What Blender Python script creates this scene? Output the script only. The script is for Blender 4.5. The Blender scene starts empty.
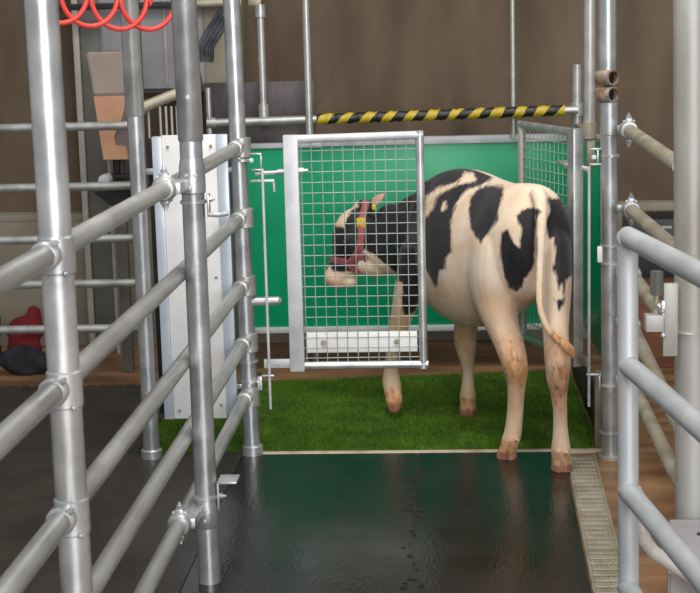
import bpy, bmesh, math, random
import numpy as np
from mathutils import Vector, Matrix
random.seed(7)
np.random.seed(7)
S = bpy.context.scene
COL = S.collection

# ------------------------------------------------------------------ camera
cam_d = bpy.data.cameras.new('camera')
cam = bpy.data.objects.new('camera', cam_d)
COL.objects.link(cam)
fwd = Vector((85., -261., 1505.)).normalized()
dn = Vector((223., 8750., 1505.))
dn = (dn - fwd * dn.dot(fwd)).normalized()
rt = dn.cross(fwd)
cam.matrix_world = Matrix(((rt.x, -rt.y, -rt.z, 0.0),
                           (fwd.x, -fwd.y, -fwd.z, 0.0),
                           (-dn.x, dn.y, dn.z, 1.57),
                           (0, 0, 0, 1)))
cam_d.sensor_fit = 'HORIZONTAL'
cam_d.sensor_width = 36.0
cam_d.lens = 36.0 * 1505.0 / 700.0
cam_d.clip_start = 0.05
cam_d.dof.use_dof = True
cam_d.dof.focus_distance = 4.9
cam_d.dof.aperture_fstop = 9.0
S.camera = cam

# ------------------------------------------------------------------ world, light, exposure
world = bpy.data.worlds.new('World')
S.world = world
world.use_nodes = True
bg = world.node_tree.nodes['Background']
bg.inputs[0].default_value = (0.97, 0.97, 1.0, 1)
bg.inputs[1].default_value = 0.36

def area_light(name, loc, target, sx, sy, power, color):
    d = bpy.data.lights.new(name, 'AREA')
    d.shape = 'RECTANGLE'
    d.size = sx
    d.size_y = sy
    d.energy = power
    d.color = color
    o = bpy.data.objects.new(name, d)
    COL.objects.link(o)
    o.location = loc
    o.rotation_euler = (Vector(target) - Vector(loc)).to_track_quat('-Z', 'Y').to_euler()
    return o

area_light('barn_door_daylight', (1.6, -3.2, 2.6), (0, 5, 0.6), 3.6, 3.0, 400, (0.98, 0.98, 1.0))
area_light('ceiling_light_front', (-0.6, 3.4, 4.2), (-0.2, 4.4, 0), 0.8, 3.0, 75, (1.0, 0.97, 0.92))
area_light('ceiling_light_rear', (0.3, 4.7, 4.2), (0.1, 5.6, 0), 2.6, 0.8, 70, (1.0, 0.96, 0.90))

S.view_settings.view_transform = 'Standard'
S.view_settings.look = 'None'
S.view_settings.gamma = 1.0
S.view_settings.use_curve_mapping = False
S.view_settings.exposure = 0.0

# ------------------------------------------------------------------ materials
def srgb(r, g, b):
    f = lambda c: (c / 255 / 12.92) if c / 255 <= 0.04045 else ((c / 255 + 0.055) / 1.055) ** 2.4
    return (f(r), f(g), f(b), 1.0)

def mat(name, c1, c2=None, scale=8.0, rough=0.5, rough2=None, metal=0.0, bump=0.0, bscale=None, stretch=None, spec=None, detail=5, lo=0.35, hi=0.65):
    m = bpy.data.materials.new(name)
    m.use_nodes = True
    nt = m.node_tree
    p = nt.nodes['Principled BSDF']
    p.inputs['Metallic'].default_value = metal
    p.inputs['Roughness'].default_value = rough
    if spec is not None:
        p.inputs['Specular IOR Level'].default_value = spec
    tc = nt.nodes.new('ShaderNodeTexCoord')
    mp = nt.nodes.new('ShaderNodeMapping')
    nt.links.new(tc.outputs['Object'], mp.inputs[0])
    if stretch:
        mp.inputs['Scale'].default_value = stretch
    n = nt.nodes.new('ShaderNodeTexNoise')
    n.inputs['Scale'].default_value = scale
    n.inputs['Detail'].default_value = detail
    nt.links.new(mp.outputs[0], n.inputs['Vector'])
    r = nt.nodes.new('ShaderNodeValToRGB')
    r.color_ramp.elements[0].position = lo
    r.color_ramp.elements[1].position = hi
    r.color_ramp.elements[0].color = c1
    r.color_ramp.elements[1].color = c2 or c1
    nt.links.new(n.outputs[0], r.inputs[0])
    nt.links.new(r.outputs[0], p.inputs['Base Color'])
    if rough2 is not None:
        mr = nt.nodes.new('ShaderNodeMapRange')
        mr.inputs['From Min'].default_value = 0.35
        mr.inputs['From Max'].default_value = 0.65
        mr.inputs['To Min'].default_value = rough
        mr.inputs['To Max'].default_value = rough2
        nt.links.new(n.outputs[0], mr.inputs[0])
        nt.links.new(mr.outputs[0], p.inputs['Roughness'])
    if bump:
        n2 = nt.nodes.new('ShaderNodeTexNoise')
        n2.inputs['Scale'].default_value = bscale or scale * 6
        n2.inputs['Detail'].default_value = 4
        nt.links.new(tc.outputs['Object'], n2.inputs['Vector'])
        b = nt.nodes.new('ShaderNodeBump')
        b.inputs['Strength'].default_value = bump
        b.inputs['Distance'].default_value = 0.01
        nt.links.new(n2.outputs[0], b.inputs['Height'])
        nt.links.new(b.outputs[0], p.inputs['Normal'])
    return m

M = {}
M['galv'] = mat('galvanised_steel', srgb(168, 172, 174), srgb(196, 199, 200), 12, 0.30, 0.42, 0.72, 0.04, 90)
M['galv_bright'] = mat('bright_galvanised_steel', srgb(184, 188, 188), srgb(212, 214, 213), 12, 0.30, 0.40, 0.68, 0.03, 90)
M['galv_rail'] = mat('weathered_galvanised_rail', srgb(170, 171, 167), srgb(196, 198, 195), 12, 0.34, 0.46, 0.62, 0.04, 90, stretch=(1, 0.3, 1))
M['galv_dirty'] = mat('dirty_galvanised_steel', srgb(148, 138, 116), srgb(172, 166, 150), 10, 0.4, 0.6, 0.3, 0.08, 60)
M['galv_dull'] = mat('dull_galvanised_steel', srgb(156, 154, 144), srgb(190, 191, 186), 6, 0.45, 0.6, 0.35, 0.06, 50, stretch=(1, 1, 0.3))
M['white_steel'] = mat('white_coated_steel', srgb(188, 190, 194), srgb(212, 213, 216), 10, 0.38, 0.5, 0.1, 0.02)
M['pale_pipe'] = mat('pale_painted_pipe', srgb(172, 177, 180), srgb(196, 200, 202), 12, 0.4, 0.5, 0.2, 0.04, 70, stretch=(1, 0.4, 0.4))
M['bolt'] = mat('bolt_steel', srgb(175, 178, 176), srgb(215, 216, 212), 30, 0.3, None, 0.6)
M['rust'] = mat('rusty_coupling', srgb(120, 82, 58), srgb(168, 160, 148), 30, 0.6, None, 0.2, 0.2, 80)
M['rustwhite'] = mat('rust_stained_white_pipe', srgb(196, 192, 184), srgb(170, 120, 80), 9, 0.5, None, 0.1, 0.1, 60, lo=0.45, hi=0.75)
M['dark'] = mat('black_plastic', srgb(24, 24, 26), srgb(36, 36, 38), 12, 0.5)
M['darkhole'] = mat('dark_tube_inside', srgb(20, 18, 16), None, 12, 0.8)
M['board'] = mat('dark_board', srgb(70, 63, 64), srgb(84, 76, 76), 22, 0.5, None, 0, 0.04, 60, stretch=(4, 1, 1))
M['board_low'] = mat('darker_board', srgb(55, 48, 46), srgb(66, 58, 55), 22, 0.55)
M['cabinet'] = mat('grey_cabinet', srgb(140, 138, 142), srgb(158, 156, 160), 5, 0.5)
M['cabinet_tan'] = mat('yellowed_grey_sheet', srgb(138, 128, 108), srgb(158, 150, 132), 6, 0.5)
M['beam'] = mat('dark_grey_beam', srgb(92, 92, 86), srgb(108, 108, 100), 8, 0.5)
M['beam_light'] = mat('light_grey_beam', srgb(160, 156, 146), srgb(178, 174, 164), 8, 0.5)
M['white_sheet'] = mat('white_plastic_sheet', srgb(230, 229, 227), srgb(242, 241, 239), 5, 0.35, 0.45)
M['trim_blue'] = mat('bluish_profile', srgb(186, 198, 210), srgb(208, 216, 224), 6, 0.35, None, 0.2)
M['green'] = mat('green_plastic_panel', srgb(0, 146, 98), srgb(0, 158, 108), 3, 0.32, 0.42, 0, 0.01, 30)
M['hoof_horn'] = mat('horn', srgb(150, 110, 84), srgb(120, 84, 62), 20, 0.55)
M['red'] = mat('red_plastic_hose', srgb(220, 62, 54), srgb(230, 84, 74), 8, 0.4)
M['redcloth'] = mat('red_cloth', srgb(98, 12, 22), srgb(124, 22, 32), 12, 0.85, None, 0, 0.3, 40)
M['blackcloth'] = mat('black_cloth', srgb(24, 26, 32), srgb(40, 42, 48), 12, 0.85, None, 0, 0.3, 40)
M['strap'] = mat('navy_strap', srgb(50, 52, 60), srgb(84, 86, 92), 20, 0.6)
M['tanfill'] = mat('tan_milk_powder', srgb(184, 138, 106), srgb(196, 152, 122), 10, 0.7)
M['milky2'] = mat('smoky_plastic', srgb(112, 104, 98), srgb(130, 122, 116), 6, 0.35)
M['milky'] = mat('milky_plastic', srgb(150, 136, 126), srgb(164, 152, 142), 6, 0.3)
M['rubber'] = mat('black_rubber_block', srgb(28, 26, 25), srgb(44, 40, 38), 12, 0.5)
M['strip'] = mat('pale_wood_strip', srgb(196, 182, 160), srgb(164, 132, 104), 9, 0.55, None, 0, 0.1, 60, lo=0.5, hi=0.75)
M['halter'] = mat('red_webbing', srgb(140, 66, 72), srgb(172, 96, 102), 40, 0.8)
M['yellow'] = mat('yellow_plastic', srgb(206, 170, 40), srgb(220, 186, 60), 8, 0.5)
M['eye'] = mat('dark_wet_eye', srgb(16, 12, 12), None, 8, 0.08)
M['greybox'] = mat('grey_lavender_plastic', srgb(150, 146, 148), srgb(168, 164, 166), 5, 0.5)

# rough wall: brown mottled with vertical streaks
M['wall'] = mat('brown_mottled_wall', srgb(80, 65, 51), srgb(114, 97, 79), 2.4, 0.85, None, 0, 0.25, 40, stretch=(1.6, 1, 0.45), detail=10, lo=0.3, hi=0.7)
M['plinth'] = mat('pale_concrete_plinth', srgb(128, 120, 104), srgb(150, 142, 128), 3, 0.8, None, 0, 0.15, 30)
M['floor'] = mat('wet_brown_concrete', srgb(106, 76, 52), srgb(158, 122, 86), 2.6, 0.35, 0.6, 0, 0.12, 30, detail=8, stretch=(0.8, 2.5, 1))

def rubber_mat_material(name, c1, c2, r1, r2):
    m = mat(name, c1, c2, 3.5, r1, r2, 0, 0, None, spec=0.42)
    nt = m.node_tree
    p = nt.nodes['Principled BSDF']
    tc = nt.nodes['Texture Coordinate']
    mp = nt.nodes.new('ShaderNodeMapping')
    mp.inputs['Rotation'].default_value = (0, 0, math.radians(28))
    mp.inputs['Scale'].default_value = (110, 34, 1)
    nt.links.new(tc.outputs['Object'], mp.inputs[0])
    v = nt.nodes.new('ShaderNodeTexVoronoi')
    v.inputs['Scale'].default_value = 1.0
    nt.links.new(mp.outputs[0], v.inputs['Vector'])
    b = nt.nodes.new('ShaderNodeBump')
    b.inputs['Strength'].default_value = 0.16
    b.inputs['Distance'].default_value = 0.003
    nt.links.new(v.outputs['Distance'], b.inputs['Height'])
    nt.links.new(b.outputs[0], p.inputs['Normal'])
    return m
M['mat_wet'] = rubber_mat_material('wet_black_rubber', srgb(24, 24, 24), srgb(34, 33, 32), 0.17, 0.28)
M['mat_dry'] = rubber_mat_material('dull_black_rubber', srgb(42, 38, 35), srgb(58, 52, 47), 0.36, 0.5)

def hazard():
    m = bpy.data.materials.new('hazard_tape')
    m.use_nodes = True
    nt = m.node_tree
    p = nt.nodes['Principled BSDF']
    p.inputs['Roughness'].default_value = 0.45
    tc = nt.nodes.new('ShaderNodeTexCoord')
    sp = nt.nodes.new('ShaderNodeSeparateXYZ')
    nt.links.new(tc.outputs['Object'], sp.inputs[0])
    no = nt.nodes.new('ShaderNodeTexNoise')
    no.inputs['Scale'].default_value = 9
    nt.links.new(tc.outputs['Object'], no.inputs['Vector'])
    def math_(op, a, b):
        n = nt.nodes.new('ShaderNodeMath')
        n.operation = op
        for i, x in enumerate((a, b)):
            if x is None:
                continue
            if isinstance(x, (int, float)):
                n.inputs[i].default_value = x
            else:
                nt.links.new(x, n.inputs[i])
        return n.outputs[0]
    ang = math_('ARCTAN2', sp.outputs['Z'], sp.outputs['Y'])
    a = math_('MULTIPLY', ang, 1 / (2 * math.pi))
    x = math_('MULTIPLY', sp.outputs['X'], 1 / 0.098)
    wob = math_('MULTIPLY', no.outputs[0], 0.5)
    t = math_('FRACT', math_('ADD', math_('ADD', x, a), wob), None)
    g = math_('GREATER_THAN', t, 0.52)
    mx = nt.nodes.new('ShaderNodeMix')
    mx.data_type = 'RGBA'
    nt.links.new(g, mx.inputs[0])
    mx.inputs[6].default_value = srgb(30, 28, 24)
    mx.inputs[7].default_value = srgb(190, 164, 36)
    nt.links.new(mx.outputs[2], p.inputs['Base Color'])
    return m
M['hazard'] = hazard()
M['wire'] = mat('coated_wire', srgb(150, 164, 157), srgb(172, 184, 178), 8, 0.45, None, 0.15)
M['turf'] = mat('green_artificial_turf', srgb(66, 102, 10), srgb(90, 126, 20), 5, 0.8, None, 0, 0.4, 160)

# ------------------------------------------------------------------ mesh builder
class MB:
    def __init__(self):
        self.bm = bmesh.new()
        self.mats = []
        self.cur = 0
    def use(self, m):
        if m not in self.mats:
            self.mats.append(m)
        self.cur = self.mats.index(m)
        return self
    def _mark(self, faces):
        for f in faces:
            f.material_index = self.cur
    def box(self, lo, hi, bevel=0.0, rotz=0.0, seg=2):
        lo, hi = Vector(lo), Vector(hi)
        c = (lo + hi) / 2
        s = hi - lo
        r = bmesh.ops.create_cube(self.bm, size=1.0)
        vs = r['verts']
        bmesh.ops.scale(self.bm, vec=s, verts=vs)
        fs = list({f for v in vs for f in v.link_faces})
        self._mark(fs)
        if bevel > 0:
            es = list({e for v in vs for e in v.link_edges})
            rb = bmesh.ops.bevel(self.bm, geom=es, offset=bevel, segments=seg, profile=0.5, affect='EDGES')
            vs = list({v for f in rb['faces'] for v in f.verts} | {v for v in vs if v.is_valid})
            self._mark(list({f for v in vs for f in v.link_faces}))
        if rotz:
            bmesh.ops.rotate(self.bm, cent=(0, 0, 0), matrix=Matrix.Rotation(rotz, 3, 'Z'), verts=vs)
        bmesh.ops.translate(self.bm, vec=c, verts=vs)
        return self
    def tube(self, pts, r, seg=20, cap=True, closed=False):
        pts = [Vector(p) for p in pts]
        n = len(pts)
        rad = r if isinstance(r, (list, tuple)) else [r] * n
        rings = []
        prev = None
        for i, p in enumerate(pts):
            if closed:
                t = (pts[(i + 1) % n] - pts[i - 1]).normalized()
            elif i == 0:
                t = (pts[1] - p).normalized()
            elif i == n - 1:
                t = (p - pts[-2]).normalized()
            else:
                t = ((pts[i + 1] - p).normalized() + (p - pts[i - 1]).normalized()).normalized()
            if prev is None:
                up = Vector((0, 0, 1)) if abs(t.z) < 0.9 else Vector((1, 0, 0))
                u = t.cross(up).normalized()
            else:
                u = (prev - t * prev.dot(t)).normalized()
            prev = u
            v = t.cross(u)
            rings.append([self.bm.verts.new(p + (u * math.cos(a) + v * math.sin(a)) * rad[i])
                          for a in [2 * math.pi * k / seg for k in range(seg)]])
        fs = []
        m = n if closed else n - 1
        for i in range(m):
            a, b = rings[i], rings[(i + 1) % n]
            for k in range(seg):
                fs.append(self.bm.faces.new((a[k], a[(k + 1) % seg], b[(k + 1) % seg], b[k])))
        if cap and not closed:
            fs.append(self.bm.faces.new(list(reversed(rings[0]))))
            fs.append(self.bm.faces.new(rings[-1]))
        self._mark(fs)
        return self
    def pipe(self, a, b, r, wall=0.006, seg=28):
        """open hollow pipe between two points"""
        a, b = Vector(a), Vector(b)
        t = (b - a).normalized()
        up = Vector((0, 0, 1)) if abs(t.z) < 0.9 else Vector((1, 0, 0))
        u = t.cross(up).normalized()
        v = t.cross(u)
        def ring(c, rr):
            return [self.bm.verts.new(c + (u * math.cos(2 * math.pi * k / seg) + v * math.sin(2 * math.pi * k / seg)) * rr) for k in range(seg)]
        R = [ring(a, r), ring(b, r), ring(b, r - wall), ring(a, r - wall)]
        fs = []
        for i in range(4):
            p, q = R[i], R[(i + 1) % 4]
            for k in range(seg):
                fs.append(self.bm.faces.new((p[k], p[(k + 1) % seg], q[(k + 1) % seg], q[k])))
        self._mark(fs)
        return self
    def ball(self, c, r, seg=12, sc=(1, 1, 1)):
        res = bmesh.ops.create_uvsphere(self.bm, u_segments=seg, v_segments=max(6, seg // 2 + 2), radius=r)
        bmesh.ops.scale(self.bm, vec=sc, verts=res['verts'])
        bmesh.ops.translate(self.bm, vec=c, verts=res['verts'])
        self._mark(list({f for v in res['verts'] for f in v.link_faces}))
        return self
    def prism(self, poly, z0, z1):
        a = [self.bm.verts.new((x, y, z0)) for x, y in poly]
        b = [self.bm.verts.new((x, y, z1)) for x, y in poly]
        n = len(poly)
        fs = [self.bm.faces.new(list(reversed(a))), self.bm.faces.new(b)]
        for i in range(n):
            fs.append(self.bm.faces.new((a[i], a[(i + 1) % n], b[(i + 1) % n], b[i])))
        self._mark(fs)
        return self
    def hexbolt(self, c, axis, r=0.009, h=0.008):
        axis = Vector(axis).normalized()
        c = Vector(c)
        self.tube([c, c + axis * h], r, seg=6)
        self.tube([c + axis * h, c + axis * (h * 1.9)], r * 0.5, seg=10)
        return self
    def build(self, name, m=None, parent=None, origin=(0, 0, 0), sharp=35):
        me = bpy.data.meshes.new(name)
        bmesh.ops.recalc_face_normals(self.bm, faces=self.bm.faces)
        if parent is not None:
            origin = parent['_o'] if '_o' in parent else ORIG.get(parent.name, origin)
        off = Vector(origin)
        bmesh.ops.translate(self.bm, vec=-off, verts=self.bm.verts)
        self.bm.to_mesh(me)
        self.bm.free()
        for x in (self.mats or [m]):
            me.materials.append(x)
        for p in me.polygons:
            p.use_smooth = True
        me.set_sharp_from_angle(angle=math.radians(sharp))
        o = bpy.data.objects.new(name, me)
        COL.objects.link(o)
        if parent is not None:
            o.parent = parent
            ORIG[o.name] = tuple(off)
        else:
            o.location = off
            ORIG[o.name] = tuple(off)
        return o
ORIG = {}

def tag(o, label, cat, group=None, kind=None):
    o['label'] = label
    o['category'] = cat
    if group:
        o['group'] = group
    if kind:
        o['kind'] = kind
    return o

def thing(name, label, cat, loc, group=None):
    o = bpy.data.objects.new(name, None)
    o.empty_display_size = 0.1
    COL.objects.link(o)
    o.location = loc
    ORIG[o.name] = tuple(loc)
    return tag(o, label, cat, group)

def structure(o):
    o['kind'] = 'structure'
    return o

# ------------------------------------------------------------------ the setting
structure(MB().box((-6, -6, -0.2), (6, 8.4, 0)).build('floor', M['floor']))
structure(MB().box((-6, 7.85, 0.70), (6, 8.1, 4.6)).build('wall_back', M['wall']))
structure(MB().box((-6, 7.70, 0), (6, 8.1, 0.662), 0.008).box((-6, 7.72, 0.662), (6, 8.1, 0.70), 0.004).build('trim_1', M['plinth']))

# ------------------------------------------------------------------ floor coverings
def mat_poly(name, poly, z, m, label):
    o = MB().prism(poly, 0.0, z).build(name, m, None, (poly[0][0], poly[0][1], 0), sharp=30)
    return tag(o, label, 'rubber mat', 'rubber mats on the floor')
mat_poly('rubber_mat', [(-0.755, 0.8), (-0.0905, 0.8), (-0.0905, 5.528), (-0.692, 5.528), (-0.692, 5.568), (-0.755, 5.568)], 0.012, M['mat_wet'],
         'wet black rubber mat between the left pipe fence and the seam down the gangway')
mat_poly('rubber_mat', [(-0.088, 0.8), (0.368, 0.8), (0.368, 2.5), (0.462, 5.528), (-0.088, 5.528)], 0.012, M['mat_wet'],
         'wet black rubber mat between the gangway seam and the metal drain grate')
teeth = [(-4.2, 0.8), (-0.758, 0.8), (-0.758, 5.568), (-1.175, 5.568), (-1.175, 6.72)]
x = -1.175
while x > -4.1:
    teeth += [(x - 0.022, 6.735), (x - 0.034, 6.70), (x - 0.05, 6.735), (x - 0.062, 6.735)]
    x -= 0.062
teeth += [(-4.2, 6.72)]
mat_poly('rubber_mat', teeth, 0.012, M['mat_dry'],
         'dull black rubber mat with a toothed far edge, left of the pipe fence')

# turf: backing and blades
turf_poly = [(-1.17, 5.572), (0.60, 5.572), (0.603, 6.95), (-1.17, 6.74)]
tb = MB().prism(turf_poly, 0.0, 0.006)
turf = tb.build('artificial_turf', M['turf'], None, (-1.17, 5.572, 0))
tag(turf, 'rectangle of green artificial turf under the standing cow', 'artificial turf')
def blades(n):
    u = np.random.rand(n)
    v = np.random.rand(n)
    P = np.array(turf_poly)
    px = (P[0][None] * ((1 - u) * (1 - v))[:, None] + P[1][None] * (u * (1 - v))[:, None]
          + P[2][None] * (u * v)[:, None] + P[3][None] * ((1 - u) * v)[:, None])
    a = np.random.rand(n) * 2 * np.pi
    w = 0.0016 + 0.001 * np.random.rand(n)
    h = 0.010 + 0.007 * np.random.rand(n)
    lean = 0.006 * np.random.randn(n, 2)
    V = np.zeros((n, 3, 3))
    V[:, 0, :2] = px + np.c_[np.cos(a), np.sin(a)] * w[:, None]
    V[:, 1, :2] = px - np.c_[np.cos(a), np.sin(a)] * w[:, None]
    V[:, 2, :2] = px + lean
    V[:, :2, 2] = 0.005
    V[:, 2, 2] = 0.005 + h
    V = V.reshape(-1, 3) - np.array([-1.17, 5.572, 0])
    me = bpy.data.meshes.new('grass_blades')
    me.from_pydata(V.tolist(), [], np.arange(3 * n).reshape(-1, 3).tolist())
    me.materials.append(M['turf'])
    o = bpy.data.objects.new('grass_blades', me)
    COL.objects.link(o)
    o.parent = turf
    o['kind'] = 'stuff'
blades(60000)
tag(MB().box((-0.688, 5.531, 0), (0.608, 5.568, 0.014), 0.005).build('edging_strip', M['strip'], None, (-0.04, 5.55, 0)),
    'pale stained edging strip along the front of the green turf', 'edging strip')

# drain grate
g = thing('drain_grate', 'long slatted metal drain grate set in the floor right of the gangway', 'drain grate', (0.49, 4.2, 0))
def drain_x(y):
    return 0.3765 + (y - 2.5) * 0.0322, 0.473 + (y - 2.5) * 0.0322
fr = MB()
for k in (0, 1):
    fr.tube([(drain_x(2.5)[k], 2.5, 0.006), (drain_x(5.50)[k], 5.50, 0.006)], 0.006, 8)
fr.build('frame', M['galv_dirty'], g)
sl = MB().use(M['galv_dirty'])
y = 2.52
while y < 5.45:
    a, b = drain_x(y)
    sl.box((a + 0.004, y, 0.001), (b - 0.004, y + 0.034, 0.011), 0.004)
    for j in range(6):
        xx = a + 0.012 + (b - a - 0.024) * j / 5
        sl.box((xx - 0.004, y + 0.007, 0.0105), (xx + 0.004, y + 0.027, 0.0135))
    y += 0.047
sl.build('slats', M['galv_dirty'], g)
MB().prism(
    [(drain_x(2.5)[0], 2.5), (drain_x(2.5)[1], 2.5), (drain_x(5.5)[1], 5.5), (drain_x(5.5)[0], 5.5)], 0.0005, 0.001).build('channel', M['darkhole'], g)

# ------------------------------------------------------------------ pipe fittings
def coupler(mb, c, axis, r, L=0.05, lump=True):
    """swivel clamp: two collars with bolt lugs around a rail"""
    c = Vector(c)
    ax = Vector(axis).normalized()
    mb.tube([c - ax * L / 2, c - ax * L * 0.3, c + ax * L * 0.3, c + ax * L / 2], [r + 0.005, r + 0.011, r + 0.011, r + 0.005], 20)
    side = ax.cross(Vector((0, 0, 1))).normalized()
    for s in (1, -1):
        d = (Vector((0, 0, 1)) * s).normalized()
        p = c + d * (r + 0.010)
        mb.box(p - Vector((0.012, 0.014, 0.010)), p + Vector((0.012, 0.014, 0.010)), 0.004)
        mb.hexbolt(p + d * 0.008, d, 0.010, 0.010)
        mb.tube([p + side * 0.02 - d * 0.004, p - side * 0.02 - d * 0.004], 0.006, 10)

# ------------------------------------------------------------------ left pipe fence
F = thing('pipe_fence', 'galvanised five rail pipe fence running down the left of the gangway', 'pipe fence', (-0.72, 4.17, 0))
RX = -0.735
ZR = [1.181, 0.920, 0.665, 0.449, 0.240]
# posts: (x, y)
MB().tube([(-0.7225, 2.80, 0.0), (-0.728, 2.80, 2.4)], 0.0312, 32).tube([(-0.7225, 2.80, 0.0), (-0.7225, 2.80, 0.012)], 0.055, 24).build('post', M['galv_bright'], F)
p2 = MB()
p2.tube([(-0.683, 4.17, 0.012), (-0.683, 4.17, 1.31)], 0.0318, 32)
p2.tube([(-0.683, 4.17, 1.298), (-0.683, 4.17, 1.301), (-0.690, 4.17, 2.4)], [0.0332, 0.0352, 0.0352], 32)
p2.tube([(-0.683, 4.17, 0.180), (-0.683, 4.17, 0.185), (-0.683, 4.17, 0.240), (-0.683, 4.17, 0.262)], [0.032, 0.0350, 0.0350, 0.032], 32)
p2.tube([(-0.683, 4.17, 1.15), (-0.683, 4.17, 1.155), (-0.683, 4.17, 1.225), (-0.683, 4.17, 1.25)], [0.032, 0.0365, 0.0365, 0.032], 32)
p2o = p2.build('post', M['galv'], F)
MB().tube([(-0.721, 5.535, 0.0), (-0.742, 5.535, 2.4)], 0.0312, 32).build('post', M['galv'], F)
pf = MB()
pf.tube([(-0.719, 5.535, 0.0), (-0.719, 5.535, 0.045), (-0.719, 5.535, 0.05)], [0.040, 0.040, 0.033], 28)
pf.build('foot_collar', M['galv'], F)
ends = {0: 5.51, 1: 5.50, 2: 5.50, 3: 5.50, 4: 5.50}
for i, z in enumerate(ZR):
    MB().tube([(RX, 1.2, z), (RX, 5.50, z)], 0.0226, 28).build('rail', M['galv_rail'], F)
# tees on the near post, end sockets on the far post
for i, z in enumerate(ZR):
    t = MB()
    t.tube([(-0.7245, 2.80, z - 0.040), (-0.7245, 2.80, z - 0.037), (-0.7245, 2.80, z + 0.030), (-0.7245, 2.80, z + 0.033)], [0.0318, 0.0345, 0.0345, 0.0318], 32)
    t.tube([(RX, 2.742, z), (RX, 2.746, z), (RX, 2.850, z), (RX, 2.853, z)], [0.024, 0.0285, 0.0285, 0.024], 28)
    t.use(M['bolt']).hexbolt((RX + 0.022, 2.735, z + 0.022), (1, 0, 1), 0.008, 0.006)
    t.hexbolt((RX + 0.03, 2.775, z - 0.036), (1, -0.6, 0), 0.008, 0.006)
    t.mats = [M['galv_bright'], M['bolt']]
    for f in t.bm.faces:
        pass
    t.build('tee_coupling', M['galv_bright'], F)
    e = MB()
    e.tube([(-0.719, 5.535, z - 0.036), (-0.719, 5.535, z - 0.034), (-0.719, 5.535, z + 0.034), (-0.719, 5.535, z + 0.036)], [0.032, 0.0352, 0.0352, 0.032], 28)
    e.tube([(RX, 5.455, z), (RX, 5.458, z), (RX, 5.51, z)], [0.024, 0.0295, 0.0295], 24)
    e.hexbolt((RX + 0.026, 5.475, z + 0.012), (1, -0.2, 0.6), 0.007, 0.006)
    e.build('end_socket', M['galv_rail'], F)
# swivel couplers and band clamps on the middle post
for z, yy in ((1.181, 4.02), (0.240, 4.02)):
    c = MB()
    coupler(c, (RX, yy, z), (0, 1, 0), 0.0235, 0.055)
    c.box((RX + 0.01, yy - 0.01, z - 0.016), (-0.690, 4.16, z + 0.016), 0.005)
    c.build('swivel_coupler', M['galv_bright'], F)
def band(mb, cx, cy, z, r, h=0.010):
    mb.tube([(cx, cy, z - h / 2), (cx, cy, z - h / 2 + 0.001), (cx, cy, z + h / 2 - 0.001), (cx, cy, z + h / 2)], [r, r + 0.005, r + 0.005, r], 32)
b = MB()
band(b, -0.683, 4.17, 1.128, 0.032)
b.box((-0.643, 4.155, 1.085), (-0.637, 4.185, 1.150), 0.001)
b.tube([(-0.640, 4.16, 1.092), (-0.615, 4.16, 1.090), (-0.585, 4.16, 1.094)], 0.0065, 10)
b.hexbolt((-0.637, 4.165, 1.135), (1, 0, 0), 0.008, 0.008)
b.build('latch_bracket', M['galv_bright'], F)
b = MB()
band(b, -0.683, 4.17, 0.272, 0.034, 0.009)
b.box((-0.6480, 4.150, 0.235), (-0.6425, 4.190, 0.317), 0.001)
b.box((-0.6465, 4.15, 0.312), (-0.590, 4.23, 0.318), 0.001)
b.hexbolt((-0.6425, 4.165, 0.273), (1, 0, 0), 0.009, 0.010)
b.use(M['darkhole']).box((-0.628, 4.185, 0.3182), (-0.608, 4.195, 0.3185))
b.mats = [M['galv_bright'], M['darkhole']]
b.build('stop_bracket', M['galv_bright'], F)
# bolt heads on the middle post collars
b = MB()
for z, a in ((1.205, -1.2), (1.205, -1.9), (1.17, -1.6), (0.225, -1.9), (0.205, -1.6), (0.235, -1.3), (1.42, -1.5)):
    d = Vector((math.cos(a), math.sin(a), 0))
    MB().hexbolt(Vector((-0.683, 4.17, z)) + d * 0.034, d, 0.0065, 0.005).build('set_screw', M['bolt'], F)

# ------------------------------------------------------------------ post behind, white panel
LP = thing('steel_post', 'galvanised post left of the white panel, standing at the turf corner', 'post', (-1.103, 5.506, 0))
MB().tube([(-1.103, 5.506, 0.0), (-1.103, 5.506, 1.310)], 0.031, 28).build('lower_tube', M['galv'], LP)
MB().tube([(-1.104, 5.506, 1.306), (-1.104, 5.506, 1.310), (-1.108, 5.506, 2.4)], [0.032, 0.0345, 0.0345], 28).build('upper_tube', M['galv_bright'], LP)
MB().tube([(-1.103, 5.506, 0.0), (-1.103, 5.506, 0.04), (-1.103, 5.506, 0.046)], [0.041, 0.041, 0.033], 24).build('foot_collar', M['galv'], LP)
WP = thing('white_panel', 'white plastic panel hung between two posts behind the left fence', 'panel', (-0.90, 5.53, 0.16))
MB().box((-1.012, 5.515, 0.158), (-0.81, 5.535, 1.232), 0.003).build('sheet', M['white_sheet'], WP)
MB().box((-1.072, 5.550, 0.17), (-1.040, 5.565, 1.22), 0.002).build('gap_shade_strip', M['rubber'], WP)  # added dark strip imitating the shade in the gap beside the post
MB().box((-1.048, 5.508, 0.158), (-1.012, 5.552, 1.228), 0.003).build('edge_profile', M['trim_blue'], WP)
MB().box((-0.81, 5.508, 0.172), (-0.768, 5.542, 1.232), 0.003).build('edge_profile', M['trim_blue'], WP)
b = MB()
for (sx, sz) in ((-0.99, 1.19), (-0.99, 0.70), (-0.99, 0.19), (-0.83, 1.19), (-0.83, 0.70), (-0.83, 0.21)):
    MB().tube([(sx, 5.516, sz), (sx, 5.511, sz)], 0.006, 10).build('screw', M['galv_dirty'], WP)
b = MB()
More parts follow.
